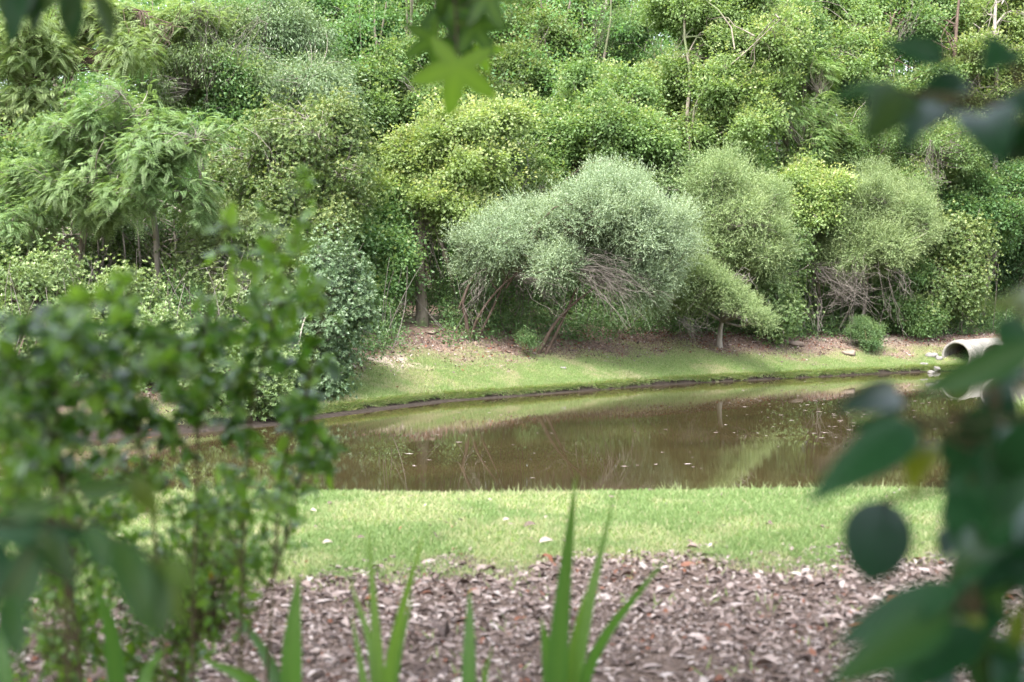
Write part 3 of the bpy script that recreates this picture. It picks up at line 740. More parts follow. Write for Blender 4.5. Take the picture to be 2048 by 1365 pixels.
plant('red_maple', 'light green sapling above the yellow green bush near the pipes', 'tree', WOOD, (1960, 45),
      [(1960, 400, 43.6, 45, 35, 1.1), (1990, 440, 43.4, 40, 35, 1.1), (1920, 425, 43.4, 40, 28, 1), (2030, 380, 44.5, 40, 40, 1.2)],
      'maple', 'maple_g', 'grey', .07, .42, 1.0, 1.0, limbs=3)
plant('laurel', 'dark green tree in the shade at the right edge above the pipes', 'tree', WOOD, (2030, 48),
      [(2010, 510, 47, 45, 50, 1.6), (2060, 440, 47.5, 60, 60, 1.8), (2080, 540, 47, 60, 60, 1.8), (2060, 320, 47.5, 60, 60, 1.8), (2000, 590, 46, 40, 25, 1.2)],
      'broad', 'deep', 'brown', .12, .5, 1.1, 1.0, limbs=3)
# --- shrubs in the front row, right of centre
plant('groundsel_bush', 'large silvery grey domed shrub on dark crooked stems with bare twigs beneath', 'shrub', BUSH, (1000, 33.6),
      [(1020, 470, 33.4, 75, 48, 1.1), (1100, 470, 33.2, 75, 55, 1.2), (1200, 430, 33.8, 80, 62, 1.4), (1270, 480, 33.8, 70, 70, 1.4), (1230, 390, 34.2, 50, 32, 1.1), (960, 505, 33.3, 40, 36, .8), (1305, 545, 33.6, 45, 55, 1.0), (1120, 525, 32.8, 45, 26, .7), (1340, 490, 34, 35, 50, .9)],
      'spray', 'grey', 'brown', .052, .33, 1.0, 1.0, inner=.2, limbs=3,
      trunks=[[(937, 682, 33.5, 1.1), (934, 640, 33.4), (925, 600, 33.3), (955, 540, 33.3), (1000, 490, 33.4)], [(940, 684, 33.5, .8), (960, 630, 33.2), (1000, 575, 33), (1060, 530, 33)],
              [(1075, 672, 33.6, .9), (1110, 650, 33.4), (1150, 605, 33.3), (1210, 560, 33.4), (1280, 510, 33.6)], [(1090, 674, 33.6, .7), (1140, 610, 33.4), (1165, 540, 33.4), (1190, 460, 33.7)], [(950, 684, 33.5, .6), (985, 620, 33.3), (1010, 560, 33.2), (1040, 500, 33.2)]],
      dead=1, deadpts=[(1160, 530, 32.6, 1320, 600, 32.3, 30, .28), (1180, 550, 32.6, 1260, 640, 32.2, 18, .2), (1040, 560, 32.7, 1140, 600, 32.5, 12, .2), (970, 540, 32.8, 930, 640, 32.7, 8, .2)])
plant('groundsel_bush', 'grey green shrub with one plume bending down onto the grass', 'shrub', BUSH, (1440, 37),
      [(1440, 400, 37.2, 75, 60, 1.4), (1500, 440, 37.4, 50, 60, 1.2), (1480, 500, 37, 65, 60, 1.3), (1400, 480, 36.8, 45, 70, 1.1), (1390, 570, 36.2, 45, 45, .9), (1405, 545, 35.6, 24, 14, .4), (1428, 562, 35.4, 20, 10, .3), (1450, 580, 35.2, 19, 9, .3), (1473, 599, 35.1, 18, 8, .28), (1495, 618, 35, 16, 7, .25), (1514, 634, 34.9, 12, 6, .2), (1530, 648, 34.8, 8, 4, .15), (1525, 400, 37.6, 28, 42, .9), (1350, 560, 36, 35, 50, .9)],
      'spray', 'greyg', 'grey', .07, .34, 1.0, 1.0, inner=.25, limbs=3, dead=1, deadpts=[(1460, 470, 36, 1560, 430, 36, 10, .2), (1490, 560, 35.8, 1400, 660, 35.4, 14, .25), (1360, 640, 35.2, 1420, 690, 35, 8, .15)])
plant('tall_shrub', 'green rounded bush with fine leaves behind the silvery dome and beside the white trunk', 'shrub', BUSH, (1340, 39),
      [(1330, 380, 38.4, 50, 45, 1.1), (1380, 400, 38.2, 40, 50, 1.0), (1310, 430, 37.8, 45, 45, 1), (1360, 340, 38.8, 45, 28, 1)],
      'tuft', 'palebush', 'grey', .06, .38, 1.0, 1.0, limbs=3)
plant('leafy_bush', 'upright green bush between the bent plume and the dark hollow', 'shrub', BUSH, (1565, 39),
      [(1560, 540, 38.6, 32, 55, .8), (1545, 600, 38, 36, 45, .8), (1580, 480, 39, 32, 38, .8), (1560, 640, 37.6, 30, 20, .6)],
      'tuft', 'palebush', 'grey', .05, .36, 1.05, 1.0, limbs=3)
plant('groundsel_bush', 'right-hand grey green shrub over a tangle of bare arching stems', 'shrub', BUSH, (1720, 41),
      [(1740, 420, 40.8, 75, 55, 1.4), (1695, 470, 40.4, 44, 50, 1.1), (1800, 440, 40.8, 60, 50, 1.3), (1760, 490, 40, 75, 45, 1.2), (1830, 430, 41, 30, 38, 1), (1670, 520, 40, 32, 30, .8), (1740, 380, 41.2, 40, 28, 1)],
      'spray', 'greyg', 'grey', .06, .35, 1.0, 1.0, inner=.25, limbs=3, dead=1, deadpts=[(1640, 540, 39.4, 1740, 600, 39, 26, .28), (1660, 600, 39.4, 1760, 560, 39, 20, .3), (1720, 520, 39.2, 1700, 660, 38.8, 8, .25), (1640, 660, 39, 1625, 560, 39, 6, .15), (1780, 540, 39.4, 1820, 640, 39, 12, .3)])
plant('wax_myrtle', 'yellow green bush at the right end of the row behind the pipe mouths', 'shrub', BUSH, (1890, 43),
      [(1890, 490, 42.2, 60, 55, 1.3), (1920, 550, 41.8, 48, 55, 1.2), (1850, 560, 41.4, 50, 50, 1.1), (1880, 610, 41.2, 60, 35, 1), (1930, 480, 42.4, 40, 40, 1.1)],
      'tuft', 'myrtle', 'grey', .07, .38, 1.1, 1.0, limbs=3)
plant('leafy_bush', 'low dark green bush on the brown leaf litter under the arching stems', 'shrub', BUSH, (1735, 39),
      [(1738, 670, 38.9, 24, 12, .4), (1708, 664, 39.2, 16, 9, .3), (1722, 648, 39.1, 12, 12, .3)], 'broad', 'deep', 'stem', .012, .2, .5, 1.0, limbs=2)
plant('leafy_bush', 'small green plant at the foot of the leaning stem below the silvery dome', 'shrub', BUSH, (1060, 33.1),
      [(1062, 682, 33, 14, 8, .2), (1046, 672, 33.1, 8, 9, .18)], 'broad', 'under', 'stem', .01, .18, .42, 1.0, limbs=2)
plant('leafy_bush', 'round leafy bush in the hollow of the right-hand shrub', 'shrub', BUSH, (1830, 41.5),
      [(1810, 560, 41.2, 40, 30, .8), (1790, 620, 40.8, 40, 25, .7), (1845, 640, 40.6, 30, 18, .5)], 'broad', 'maple_g', 'grey', .04, .38, .85, 1.0, limbs=3)
SAP = [(700, 300, 41, 'behind the tall rounded yellow green bush', 'maple'), (1045, 215, 42.5, 'rising left of the forked leaning trunk', 'maple_g'), (1335, 250, 42, 'just left of the tall pale trunk', 'maple'),
       (1215, 330, 38.5, 'behind the top of the silvery dome', 'maple_g'), (1600, 130, 44, 'between the forked branch and the bright maple clump', 'maple_g'), (1725, 210, 45, 'under the bright pale maple clump on the right', 'maple'),
       (1880, 250, 45, 'behind the dark leaf cluster at the upper right', 'maple'), (480, 250, 35, 'between the feathery tree and the blue green tree', 'maple_g'), (880, 90, 46, 'directly behind the hanging star leaves', 'maple'), (1480, 330, 40.5, 'above the bent plume shrub', 'maple')]
for px, py, d, lab, lf in SAP:
    plant('sapling', 'slender sapling with loose sparse leaves '+lab, 'tree', WOOD, (px+rng.uniform(-15, 15), d+.4), [(px+rng.normal()*14, py+k*42, d, rng.uniform(24, 42), rng.uniform(24, 36), .8) for k in (-2, -1, 0, 1, 2)],
          'maple', lf, 'twig', .05, .5, 1.05, .8, limbs=2, inner=.15, stray=14)
# --- beyond the frame edges, so the wood goes on
for px, d, lab in ((-180, 31, 'leafy tree beyond the left edge of the wood'), (2200, 47, 'leafy tree beyond the right edge of the wood')):
    plant('red_maple', lab, 'tree', WOOD, (px, d), [(px, 330, d, 170, 130, 2.4), (px-60, 120, d, 150, 110, 2.4), (px+10, 520, d-1, 150, 100, 2.0)], 'broad', 'maple_g', 'grey', .15, .55, 1.2, 1.0, limbs=3)

# far-off wood as one mass
fm = MB()
n = 13500
fp = np.stack([rng.uniform(-30, 36, n), rng.uniform(0, 14, n), rng.uniform(0, 1, n)], -1)
fp[:, 1] += 40.5+np.interp(fp[:, 0], [-30, -6, 6, 36], [-8, -4, 4, 8])
fp[:, 2] = hz(fp[:, 0], fp[:, 1])+.4+fp[:, 2]*12.5
lf = np.nonzero(rng.random(n) < 1)[0]
leaves_for(fm, 'broad', fp, nrm(sph(n)*.6+np.array([0, -.6, .5])), .95, .85)
n = 5200
fp = np.stack([rng.uniform(-24, 30, n), rng.uniform(0, 7, n), rng.random(n)], -1)
fp[:, 1] += 45+np.interp(fp[:, 0], [-30, -6, 6, 36], [-6, -3, 4, 7])
fp[:, 2] = hz(fp[:, 0], fp[:, 1])+.2+fp[:, 2]*5.5
leaves_for(fm, 'broad', fp, nrm(sph(n)*.6+np.array([0, -.6, .5])), 1.3, .8)
n = 9500
fp = np.stack([rng.uniform(-36, 46, n), rng.uniform(53, 64, n), 19*rng.random(n)**1.1+.5], -1)
leaves_for(fm, 'broad', fp, nrm(sph(n)*.6+np.array([0, -.6, .5])), 2.3, .8)
nb = 170
bp_ = np.stack([rng.uniform(-28, 34, nb), rng.uniform(0, 9, nb)], -1); bp_[:, 1] += 42+np.interp(bp_[:, 0], [-30, -6, 6, 36], [-8, -4, 4, 8])
b0 = np.stack([bp_[:, 0], bp_[:, 1], hz(bp_[:, 0], bp_[:, 1])-.1], -1)
b1 = b0 + np.stack([rng.normal(size=nb)*.9, rng.normal(size=nb)*.5, rng.uniform(8, 13, nb)], -1)
tt = np.linspace(0, 1, 8)[None, :, None]
tubes(fm, b0[:, None]+(b1-b0)[:, None]*tt+rng.normal(size=(nb, 8, 3))*.1*np.array([1, 1, 0]), np.linspace(1, .3, 8)[None]*rng.uniform(.03, .1, (nb, 1)), 6, mat=1)
tag(fm.obj('woodland', [LM['maple_g'], BM['mossy']]), 'mass of green foliage and stems deeper in the wood', 'woodland', None, 'stuff')

# undergrowth along the foot of the wood
um = MB()
n = 4200
ux = rng.uniform(-13, 18, n); so = rng.uniform(.15, 6, n)
yb = np.interp(ux, [p[0] for p in POND[:20]], [p[1] for p in POND[:20]])
uy = yb + Tw(ux) + so
uz = hz(ux, uy); hgt = np.clip((so-.3)*.35, .05, 1.3)*rng.random(n)
tx = ux/uy*F+1024
keep = (rng.random(n) < smooth(-.2, 1.3, so)*.95) & ~((np.abs(tx-843) < 34) & (uy < 35.2))
ux, uy, uz, hgt = ux[keep], uy[keep], uz[keep], hgt[keep]
up_ = np.stack([ux, uy, uz+.1+hgt], -1)
h2 = len(up_)//2
leaves_for(um, 'broad', up_[:h2], nrm(sph(h2)*.5+UP*.5+np.array([0, -.5, 0])), .75, .6)
leaves_for(um, 'narrow', up_[h2:], nrm(sph(len(up_)-h2)*.5+UP*.8+np.array([0, -.4, 0])), .8, .5)
st_ = np.stack([ux, uy, uz], -1)[::6]
k = len(st_); e_ = st_+np.stack([rng.normal(size=k)*.5, rng.normal(size=k)*.4, rng.uniform(.5, 2.2, k)], -1)
mid_ = (st_+e_)/2+rng.normal(size=(k, 3))*.35
t5 = np.linspace(0, 1, 6)[None, :, None]
tubes(um, st_[:, None]*(1-t5)**2+2*mid_[:, None]*t5*(1-t5)+e_[:, None]*t5**2, np.broadcast_to(np.linspace(.011, .004, 6), (k, 6)), 4, mat=1)
tag(um.obj('undergrowth', [LM['under'], BM['twig']]), 'low weeds and saplings at the foot of the wood', 'undergrowth', None, 'stuff')

# ------------------------------------------------------------------ grass and litter
def scatter_grass(mb, x, y, L, Wd, tone_base, lean=.45):
    z = hz(x, y); n = len(x)
    a = rng.random(n)*2*math.pi
    dr = nrm(np.stack([np.cos(a)*lean*rng.random(n)*1.6, np.sin(a)*lean*rng.random(n)*1.6, np.full(n, .8)], -1))
    nm = nrm(np.stack([np.cos(a+1.2), np.sin(a+1.2), np.full(n, .35)], -1))
    quads(mb, np.stack([x, y, z-.003], -1), dr, nm, L, Wd, tone_base, None, fold=.1, mid=.35)

gm = MB()
n = 520000
y = rng.uniform(5.6, 12.0, n); x = rng.uniform(-1, 1, n)*(y*.37+2.6)
s = sdf(x, y); g, m_, b_, sa = masks(x, y, s)
dry = smooth(.50, .64, fbm(x, y, .8, 131))
keep = (rng.random(n) < g*(1-.62*dry)) & (s > .1)
x, y, dry = x[keep], y[keep], dry[keep]
scatter_grass(gm, x, y, (.022+.026*rng.random(len(x)))*(1+.35*(fbm(x, y, .5, 141)-.5)), .0065+.004*rng.random(len(x)), np.clip(dry*.8*rng.random(len(x))+(rng.random(len(x)) < .06)*.8, 0, 1), .6)
n = 2600     # stray weeds in the litter bed
y = rng.uniform(4, 7.6, n); x = rng.uniform(-1, 1, n)*(y*.37+.6); kk = rng.random(n) < smooth(.58, .72, fbm(x, y, .35, 181))
scatter_grass(gm, x[kk], y[kk], .03+.05*rng.random(int(kk.sum())), .009, rng.random(int(kk.sum()))*.3, .8)
n = 7000     # taller unmown tufts along the crest
y = rng.uniform(9.4, 10.6, n); x = rng.uniform(-1, 1, n)*(y*.37+.6); kk = rng.random(n) < smooth(.5, .68, fbm(x, y*.4, .22, 185))
scatter_grass(gm, x[kk], y[kk], .04+.07*rng.random(int(kk.sum())), .007, rng.random(int(kk.sum()))*.5, .8)
tag(gm.obj('lawn_grass', LM['grass']), 'short bright lawn grass on the near bank', 'grass', None, 'stuff')

bm_ = MB()
n = 420000
x = rng.uniform(-8, 17, n)
yb = np.interp(x, [p[0] for p in POND[:20]], [p[1] for p in POND[:20]])
y = yb + rng.random(n)**1.15*4.8+.02
s = sdf(x, y); g, m_, b_, sa = masks(x, y, s)
dry = smooth(.48, .7, fbm(x, y, 1.0, 151))*.6+.3*vnoise(x, y, .16, 155)+.55*smooth(-2.2, -.4, s-Tw(x))
keep = (rng.random(n) < g*np.clip(1-.42*dry, 0, 1)) & (s > mudw(x)+.03)
x, y, s, dry = x[keep], y[keep], s[keep], dry[keep]
edge = np.exp(-np.maximum(s-mudw(x)-.03, 0)/.12)
scatter_grass(bm_, x, y, .03+.035*rng.random(len(x))+.07*edge*rng.random(len(x)), .009+.006*rng.random(len(x)), np.clip(.8*dry*rng.random(len(x))+.5*dry**2+(rng.random(len(x)) < .05)*.8, 0, 1), .8)
# fringe hanging over the cut edge
n = 60000
i = rng.integers(4, 19, n); tq = rng.random(n)[:, None]
q = POND[i]*(1-tq)+POND[i+1]*tq
nv = np.stack([-(POND[i+1]-POND[i])[:, 1], (POND[i+1]-POND[i])[:, 0]], -1); nv = nv/np.linalg.norm(nv, axis=1)[:, None]
patch = fbm(q[:, 0], q[:, 1], .8, 161)
q = q+nv*(mudw(q[:, 0])+.02+.12*rng.random(n)+.06*(vnoise(q[:, 0]*1.0, q[:, 1], .35, 163)-.5))[:, None]
kk = rng.random(n) < smooth(.25, .55, patch)+.3
q, nv = q[kk], nv[kk]; n = len(q)
dr = nrm(np.stack([-nv[:, 0]*.8+rng.normal(size=n)*.5, -nv[:, 1]*.8+rng.normal(size=n)*.3, rng.uniform(-.5, .7, n)], -1))
quads(bm_, np.stack([q[:, 0], q[:, 1], hz(q[:, 0], q[:, 1])], -1), dr, nrm(UP+sph(n)*.4), .04+.11*rng.random(n)**1.5, .012, np.clip((rng.random(n) < .45)*1.0*rng.random(n), 0, 1))
tag(bm_.obj('bank_grass', LM['bankgrass']), 'mown grass on the far sloping bank', 'grass', None, 'stuff')

def litter(mb, x, y, size, red=.0, lift=.012, flat=.5, rr=None):
    n = len(x); z = hz(x, y)
    nm = nrm(UP+rng.normal(size=(n, 3))*flat); a = rng.random(n)*2*math.pi
    d0 = np.stack([np.cos(a), np.sin(a), np.zeros(n)], -1); dr = nrm(d0-nm*(d0*nm).sum(1)[:, None])
    L = size*(.45+1.1*rng.random(n)**2)
    pos = np.stack([x, y, z+lift*rng.random(n)+.004], -1)-dr*L[:, None]*.5
    blades(mb, pos, pos+dr*L[:, None], nm, L*(.3+.35*rng.random(n)), 'ovate', 4, rng.normal(size=n)*.15, rng.normal(size=n)*.35, (rng.random(n) < red)*.9, rng.random(n)**1.15 if rr is None else rr)

mm_ = MB()
n = 15000
y = 3.6+4.6*rng.random(n)**.8; x = rng.uniform(-1, 1, n)*(y*.38+2.2)
mk = masks(x, y, sdf(x, y))[1]
kk = rng.random(n) < mk*(.35+1.2*smooth(.35, .65, fbm(x, y, .45, 171)))+.02
litter(mm_, x[kk], y[kk], .07, .04, .006, .16)
n = 100000
y = 3.6+4.6*rng.random(n)**.8; x = rng.uniform(-1, 1, n)*(y*.38+2.2)
mk = masks(x, y, sdf(x, y))[1]; kk = rng.random(n) < mk*(.45+.8*smooth(.3, .6, fbm(x, y, .35, 175)))
litter(mm_, x[kk], y[kk], .03, .04, .012, .3)
n = 420
y = rng.uniform(7.2, 10.2, n); x = rng.uniform(-1, 1, n)*(y*.38+.5)
litter(mm_, x, y, .03, .1, .02, .35)
tag(mm_.obj('mulch_litter', LM['litter']), 'pinkish brown dead leaves and bark chips covering the bed', 'leaf litter', None, 'stuff')

lm_ = MB()
n = 32000
x = rng.uniform(-7, 17, n)
yb = np.interp(x, [p[0] for p in POND[:20]], [p[1] for p in POND[:20]])
y = yb+Tw(x)-2.6+rng.random(n)**.6*4.4
s = sdf(x, y); br = masks(x, y, s)[2]
kk = (rng.random(n) < br*.9+.07) & (s > .3)
litter(lm_, x[kk], y[kk], .065, .25, .03, .5, rng.random(int(kk.sum()))**1.6)
tag(lm_.obj('bank_litter', LM['litter']), 'brown fallen leaves under the shrubs of the far bank', 'leaf litter', None, 'stuff')

# flecks floating on the pond
wm = MB()
n = 420
px = np.where(rng.random(n) < .85, rng.normal(1780, 190, n), rng.uniform(650, 1900, n)); py = np.where(px > 1450, rng.normal(815, 38, n), rng.uniform(790, 965, n))
q = np.array([G(a, b, 0) for a, b in zip(px, py)])
kk = (sdf(q[:, 0], q[:, 1]) < -.25); q = q[kk]; n = len(q)
a = rng.normal(size=n)*.5
dr = np.stack([np.cos(a), np.sin(a), 0*a], -1); L = .03+.10*rng.random(n)**2.5
pos = np.stack([q[:, 0], q[:, 1], np.full(n, .006)], -1)
quads(wm, pos, dr, np.tile(UP, (n, 1)), L, L*.45, 0.0, .55+.45*rng.random(n), 0.0)
tag(wm.obj('floating_leaves', LM['litter']), 'pale flecks and dead leaves floating on the pond', 'floating leaves', None, 'stuff')

# pale dead leaves lying on the lawn, each a thing
FL = [(1012, 1046, .05, 'on the lawn, middle, left of the tall sword leaf'), (1092, 1086, .085, 'curled like a strip beside the tall sword leaf'), (627, 1030, .06, 'near the water edge by the front bush'),
      (655, 1092, .06, 'alone on the lawn near the front bush'), (980, 1006, .035, 'at the far edge of the lawn, middle'), (1092, 1038, .035, 'bright, standing on the lawn near the upper middle'),
      (1540, 1060, .07, 'long, on the lawn left of the round dark leaf'), (1575, 973, .04, 'bright, at the far lawn edge on the right'), (1300, 985, .035, 'dark, at the far lawn edge right of the sword leaves'),
      (722, 1085, .05, 'dark, on the lawn behind the left sword plant'), (660, 1013, .04, 'brown, at the far lawn edge left'), (1060, 1056, .08, 'dark bent, on the lawn left of the tall sword leaf')]
for k, (px, py, L, lab) in enumerate(FL):
    gxy = G(px, py, 1.02)
    b = MB(); dk = 'dark' in lab or 'brown' in lab
    z = float(hz(gxy[0], gxy[1])); p0 = np.array([gxy[0], gxy[1], z+.02])
    a = rng.normal()*.5; dr = np.array([math.cos(a), math.sin(a), .15])
    blades(b, p0-dr*L/2, p0+dr*L/2, nrm(np.array([rng.normal()*.3, -.6, .8])), L*.5, 'ovate', 6, .18, .3, .0, .15 if dk else .72+.12*rng.random())
    tag(b.obj('fallen_leaf', LM['litter'], None, p0), ('dead leaf ' if dk else 'pale dead leaf ')+lab, 'dead leaf', 'dead leaves on the lawn')

# ------------------------------------------------------------------ pipes and stones
CONC = concrete_mat()
def pipe(label, c, axis, R, length):
    ax = nrm(np.array(axis, float)); side = nrm(np.cross(ax, UP)); u = np.cross(side, ax)
    e = empty('concrete_pipe', np.array(c)-UP*R, label, 'drain pipe', 'concrete drain pipes')
    o = np.array(c)-UP*R
    th = np.arange(48)/48*2*math.pi
    def lathe(mb, prof):
        V = np.array([c - ax*a + (side*np.cos(t)+u*np.sin(t))*r for (a, r) in prof for t in th])
        K = len(prof); ix = np.arange(K*48).reshape(K, 48)
        A = ix[:-1]; B = ix[1:]
        mb.add(V, np.stack([A, np.roll(A, -1, 1), np.roll(B, -1, 1), B], -1).reshape(-1, 4))
    Ri = R*.8
    m = MB(); lathe(m, [(length, Ri), (.12, Ri), (.03, Ri*1.0), (.012, Ri*1.015), (.0, Ri*1.04), (.0, R*.93), (.015, R*.96), (.1, R*.96), (.11, R), (.16, R), (.18, R), (length, R)])
    m.obj('barrel', CONC, e, o)
    m = MB(); lathe(m, [(.20, R+.001), (.20, R*1.035), (.215, R*1.045), (.33, R*1.045), (.345, R*1.035), (.345, R+.001)])
    m.obj('collar', CONC, e, o)
    return e
p1 = W(1912, 714, 38.9); p2 = W(1993, 718, 36.6)
pipe('concrete pipe mouth beside the grey stones at the far end of the pond', p1, (-.68, -.73, 0), .45, 4.5)
pipe('concrete pipe mouth half hidden by the dark front leaves, nearer the water', p2, (-.55, -.83, 0), .43, 4.5)

ST = stone_mat('grey_stone', (.1, .094, .086), (.24, .225, .21)); SS = stone_mat('sandy_stone', (.13, .1, .078), (.25, .195, .155))
def stone(label, px, py, d, r, mat, cat='stone', name='stone', group='stones on the far bank'):
    c = W(px, py, d); c[2] = max(hz(c[0], c[1])+r[2]*.45, .02)
    nu, nv = 14, 9
    b = MB(); V = []
    ph = rng.random(3)*6
    for j in range(nv):
        for i_ in range(nu):
            t = j/(nv-1)*math.pi; a = i_/nu*2*math.pi
            d_ = np.array([math.sin(t)*math.cos(a), math.sin(t)*math.sin(a), math.cos(t)])
            k_ = 1+.16*math.sin(d_[0]*4+ph[0])+.14*math.sin(d_[1]*5+ph[1])+.12*math.sin(d_[2]*5+ph[2]+d_[0]*3)
            d_ = np.sign(d_)*np.abs(d_)**.8
            V.append(c+d_*np.array(r)*k_)
    ix = np.arange(nu*nv).reshape(nv, nu); A = ix[:-1]; B = ix[1:]
    b.add(V, np.stack([A, B, np.roll(B, -1, 1), np.roll(A, -1, 1)], -1).reshape(-1, 4))
    tag(b.obj(name, mat, None, c-UP*r[2]*.4), label, cat, group)
stone('flat broken grey block just left of the pipe mouth', 1864, 702, 39.2, (.15, .12, .08), ST)
stone('small rounded stone low at the pipe mouth', 1872, 718, 38.4, (.1, .1, .07), ST)
stone('pale stone at the water side, left of the pipe', 1847, 722, 38.4, (.09, .08, .05), ST)
stone('stone wedged between the grey block and the pipe', 1878, 708, 39, (.08, .08, .07), ST)
stone('dark stone at the water line below the pale stone', 1862, 738, 37.6, (.1, .1, .05), ST)
stone('sandy brown mound on the mown grass slope', 1697, 725, 38.2, (.16, .16, .08), SS, 'mound', 'dirt_mound')
stone('eroded sandy lump under the bent plume shrub', 1590, 672, 38.3, (.2, .25, .07), SS, 'mound', 'dirt_mound')
stone('pale stone on the bare slope below the silvery dome', 1126, 708, 32.6, (.06, .06, .03), ST)
stone('sandy lump at the foot of the lone grey trunk', 862, 684, 33.4, (.14, .18, .035), SS, 'mound', 'dirt_mound')

# grass tuft on the right shore
tm_ = MB(); n = 900
a = rng.random(n)*2*math.pi; r_ = rng.random(n)**.5*.28
c0 = np.array([8.98, 24.6]); x = c0[0]+r_*np.cos(a)*1.2; y = c0[1]+r_*np.sin(a)
z = np.maximum(hz(x, y), .03)
dr = nrm(np.stack([np.cos(a)*.7+rng.normal(size=n)*.3, np.sin(a)*.7+rng.normal(size=n)*.3, np.full(n, .75)], -1))
quads(tm_, np.stack([x, y, z-.02], -1), dr, sph(n)*.5+UP*.4, .22+.28*rng.random(n), .02, rng.random(n)*.3)
tag(tm_.obj('grass_tuft', LM['bankgrass'], None, (c0[0], c0[1], .1)), 'tall light green grass tuft on the right shore below the pipes', 'grass tuft')

# ------------------------------------------------------------------ front plants
def ground_pt(px, d):
    p = W(px, 558, d); p[2] = float(hz(p[0], p[1]))-.01
    return p

# right-hand shrub with big glossy leaves: (base px, tip px, width px, distance, tone, profile, tilt)
R_ = [
 ((1892, 120), (1764, 90), 62, 1.15, 0, 'ovate', .75), ((2022, 96), (1966, 146), 74, 1.15, 0, 'ovate', .3), ((1768, 176), (1636, 212), 30, 1.15, .02, 'lance', .5), ((1806, 180), (1726, 292), 96, 1.1, .08, 'ovate', -.2),
 ((1938, 168), (1820, 208), 64, 1.15, 0, 'ovate', .8), ((1908, 220), (1802, 312), 78, 1.1, 0, 'ovate', .7), ((2060, 215), (1895, 208), 26, 1.15, 0, 'lance', .4), ((1962, 228), (2002, 336), 108, 1.05, 0, 'ovate', .1), ((2050, 240), (2030, 320), 80, 1.1, 0, 'ovate', .5),
 ((2085, 600), (1958, 622), 44, 1.05, .5, 'ovate', .2), ((2072, 690), (1820, 792), 80, 1.0, .05, 'ovate', .1), ((1930, 740), (1905, 820), 54, 1.1, .4, 'ovate', .3), ((1800, 792), (1664, 824), 66, 1.1, 0, 'ovate', .8), ((1800, 825), (1690, 850), 54, 1.12, 0, 'ovate', -.2),
 ((1835, 855), (1610, 1010), 92, 1.05, 0, 'ovate', .45), ((1855, 888), (1822, 990), 66, 1.1, .9, 'ovate', .1), ((1985, 815), (1945, 920), 84, 1.05, 0, 'ovate', .2), ((1985, 880), (2010, 1030), 96, 1.05, 0, 'ovate', .4), ((1960, 930), (1890, 1070), 92, 1.1, 0, 'ovate', .3), ((2065, 830), (2010, 960), 80, 1.0, 0, 'ovate', .6),
 ((1768, 1000), (1738, 1168), 136, 1.1, 0, 'round', .1), ((1975, 990), (1930, 1180), 120, 1.1, 0, 'ovate', .2), ((2060, 930), (1975, 1075), 74, 1.0, 0, 'ovate', .8), ((1985, 1090), (1890, 1165), 80, 1.1, .05, 'ovate', .3), ((1930, 1172), (1672, 1290), 78, 1.05, 0, 'ovate', .5),
 ((1905, 1225), (1655, 1372), 108, 1.0, .03, 'ovate', .35), ((1965, 1150), (2010, 1235), 70, 1.1, .12, 'ovate', .2), ((1968, 1238), (1850, 1296), 44, 1.1, .7, 'lance', .2), ((1955, 1252), (1842, 1380), 86, 1.05, 0, 'ovate', .8), ((1960, 1270), (2020, 1400), 118, 1.05, .05, 'ovate', .4), ((2020, 1330), (2046, 1195), 36, 1.1, .5, 'lance', .2),
 ((1880, 1290), (1770, 1400), 90, 1.1, 0, 'ovate', .1), ((1965, 1205), (1870, 1250), 46, 1.15, .1, 'ovate', .5), ((2050, 1060), (2070, 1220), 100, 1.1, 0, 'ovate', .3), ((2060, 760), (2000, 800), 60, 1.1, 0, 'ovate', .5), ((2000, 640), (2075, 720), 70, 1.1, 0, 'ovate', .4), ((1905, 1010), (1990, 1100), 70, 1.15, 0, 'ovate', .5),
 ((1935, 860), (1890, 930), 64, 1.15, 0, 'ovate', .1), ((2010, 850), (1975, 960), 90, 1.12, 0, 'ovate', .3), ((2050, 960), (2035, 1090), 96, 1.15, 0, 'ovate', .5), ((1940, 1000), (1880, 1050), 60, 1.1, 0, 'ovate', .7), ((2030, 1090), (1960, 1190), 90, 1.15, 0, 'ovate', .4), ((1925, 1060), (1885, 1130), 60, 1.15, 0, 'ovate', .6), ((1990, 1200), (1940, 1300), 80, 1.12, 0, 'ovate', .6), ((2060, 1350), (1985, 1420), 110, 1.1, 0, 'ovate', .5),
 ((1960, 900), (1900, 985), 70, 1.15, 0, 'ovate', .2), ((2000, 930), (2055, 1010), 84, 1.15, .05, 'ovate', .4), ((1965, 1040), (2020, 1150), 90, 1.15, 0, 'ovate', .3), ((1950, 1110), (1905, 1235), 70, 1.15, 0, 'ovate', .2), ((2070, 1130), (2000, 1210), 70, 1.12, .1, 'ovate', .5), ((2060, 1290), (1985, 1370), 90, 1.1, 0, 'ovate', .5), ((1980, 780), (2040, 860), 70, 1.15, 0, 'ovate', .3), ((1915, 835), (1965, 875), 50, 1.12, .1, 'ovate', .5), ((1860, 1310), (1900, 1400), 70, 1.1, 0, 'ovate', .4), ((2040, 180), (2075, 255), 60, 1.15, 0, 'ovate', .4), ((1880, 200), (1855, 262), 50, 1.15, .15, 'ovate', .1),
]
rb = MB(); pet = MB()
RS = 1.3
base = ground_pt(1960, 1.15*RS)
re_ = empty('broadleaf_shrub', base, 'shrub of large glossy dark green leaves close in front on the right', 'shrub')
main_px = [(1957, 1420, 1.12), (1950, 1240, 1.1), (1962, 1080, 1.1), (1945, 960, 1.1), (1985, 820, 1.1), (2030, 660, 1.1), (2080, 520, 1.12), (2100, 380, 1.15)]
WR = lambda px, py, d: W(px, py, d*RS)
mp_ = np.array([base]+[WR(*q) for q in main_px])
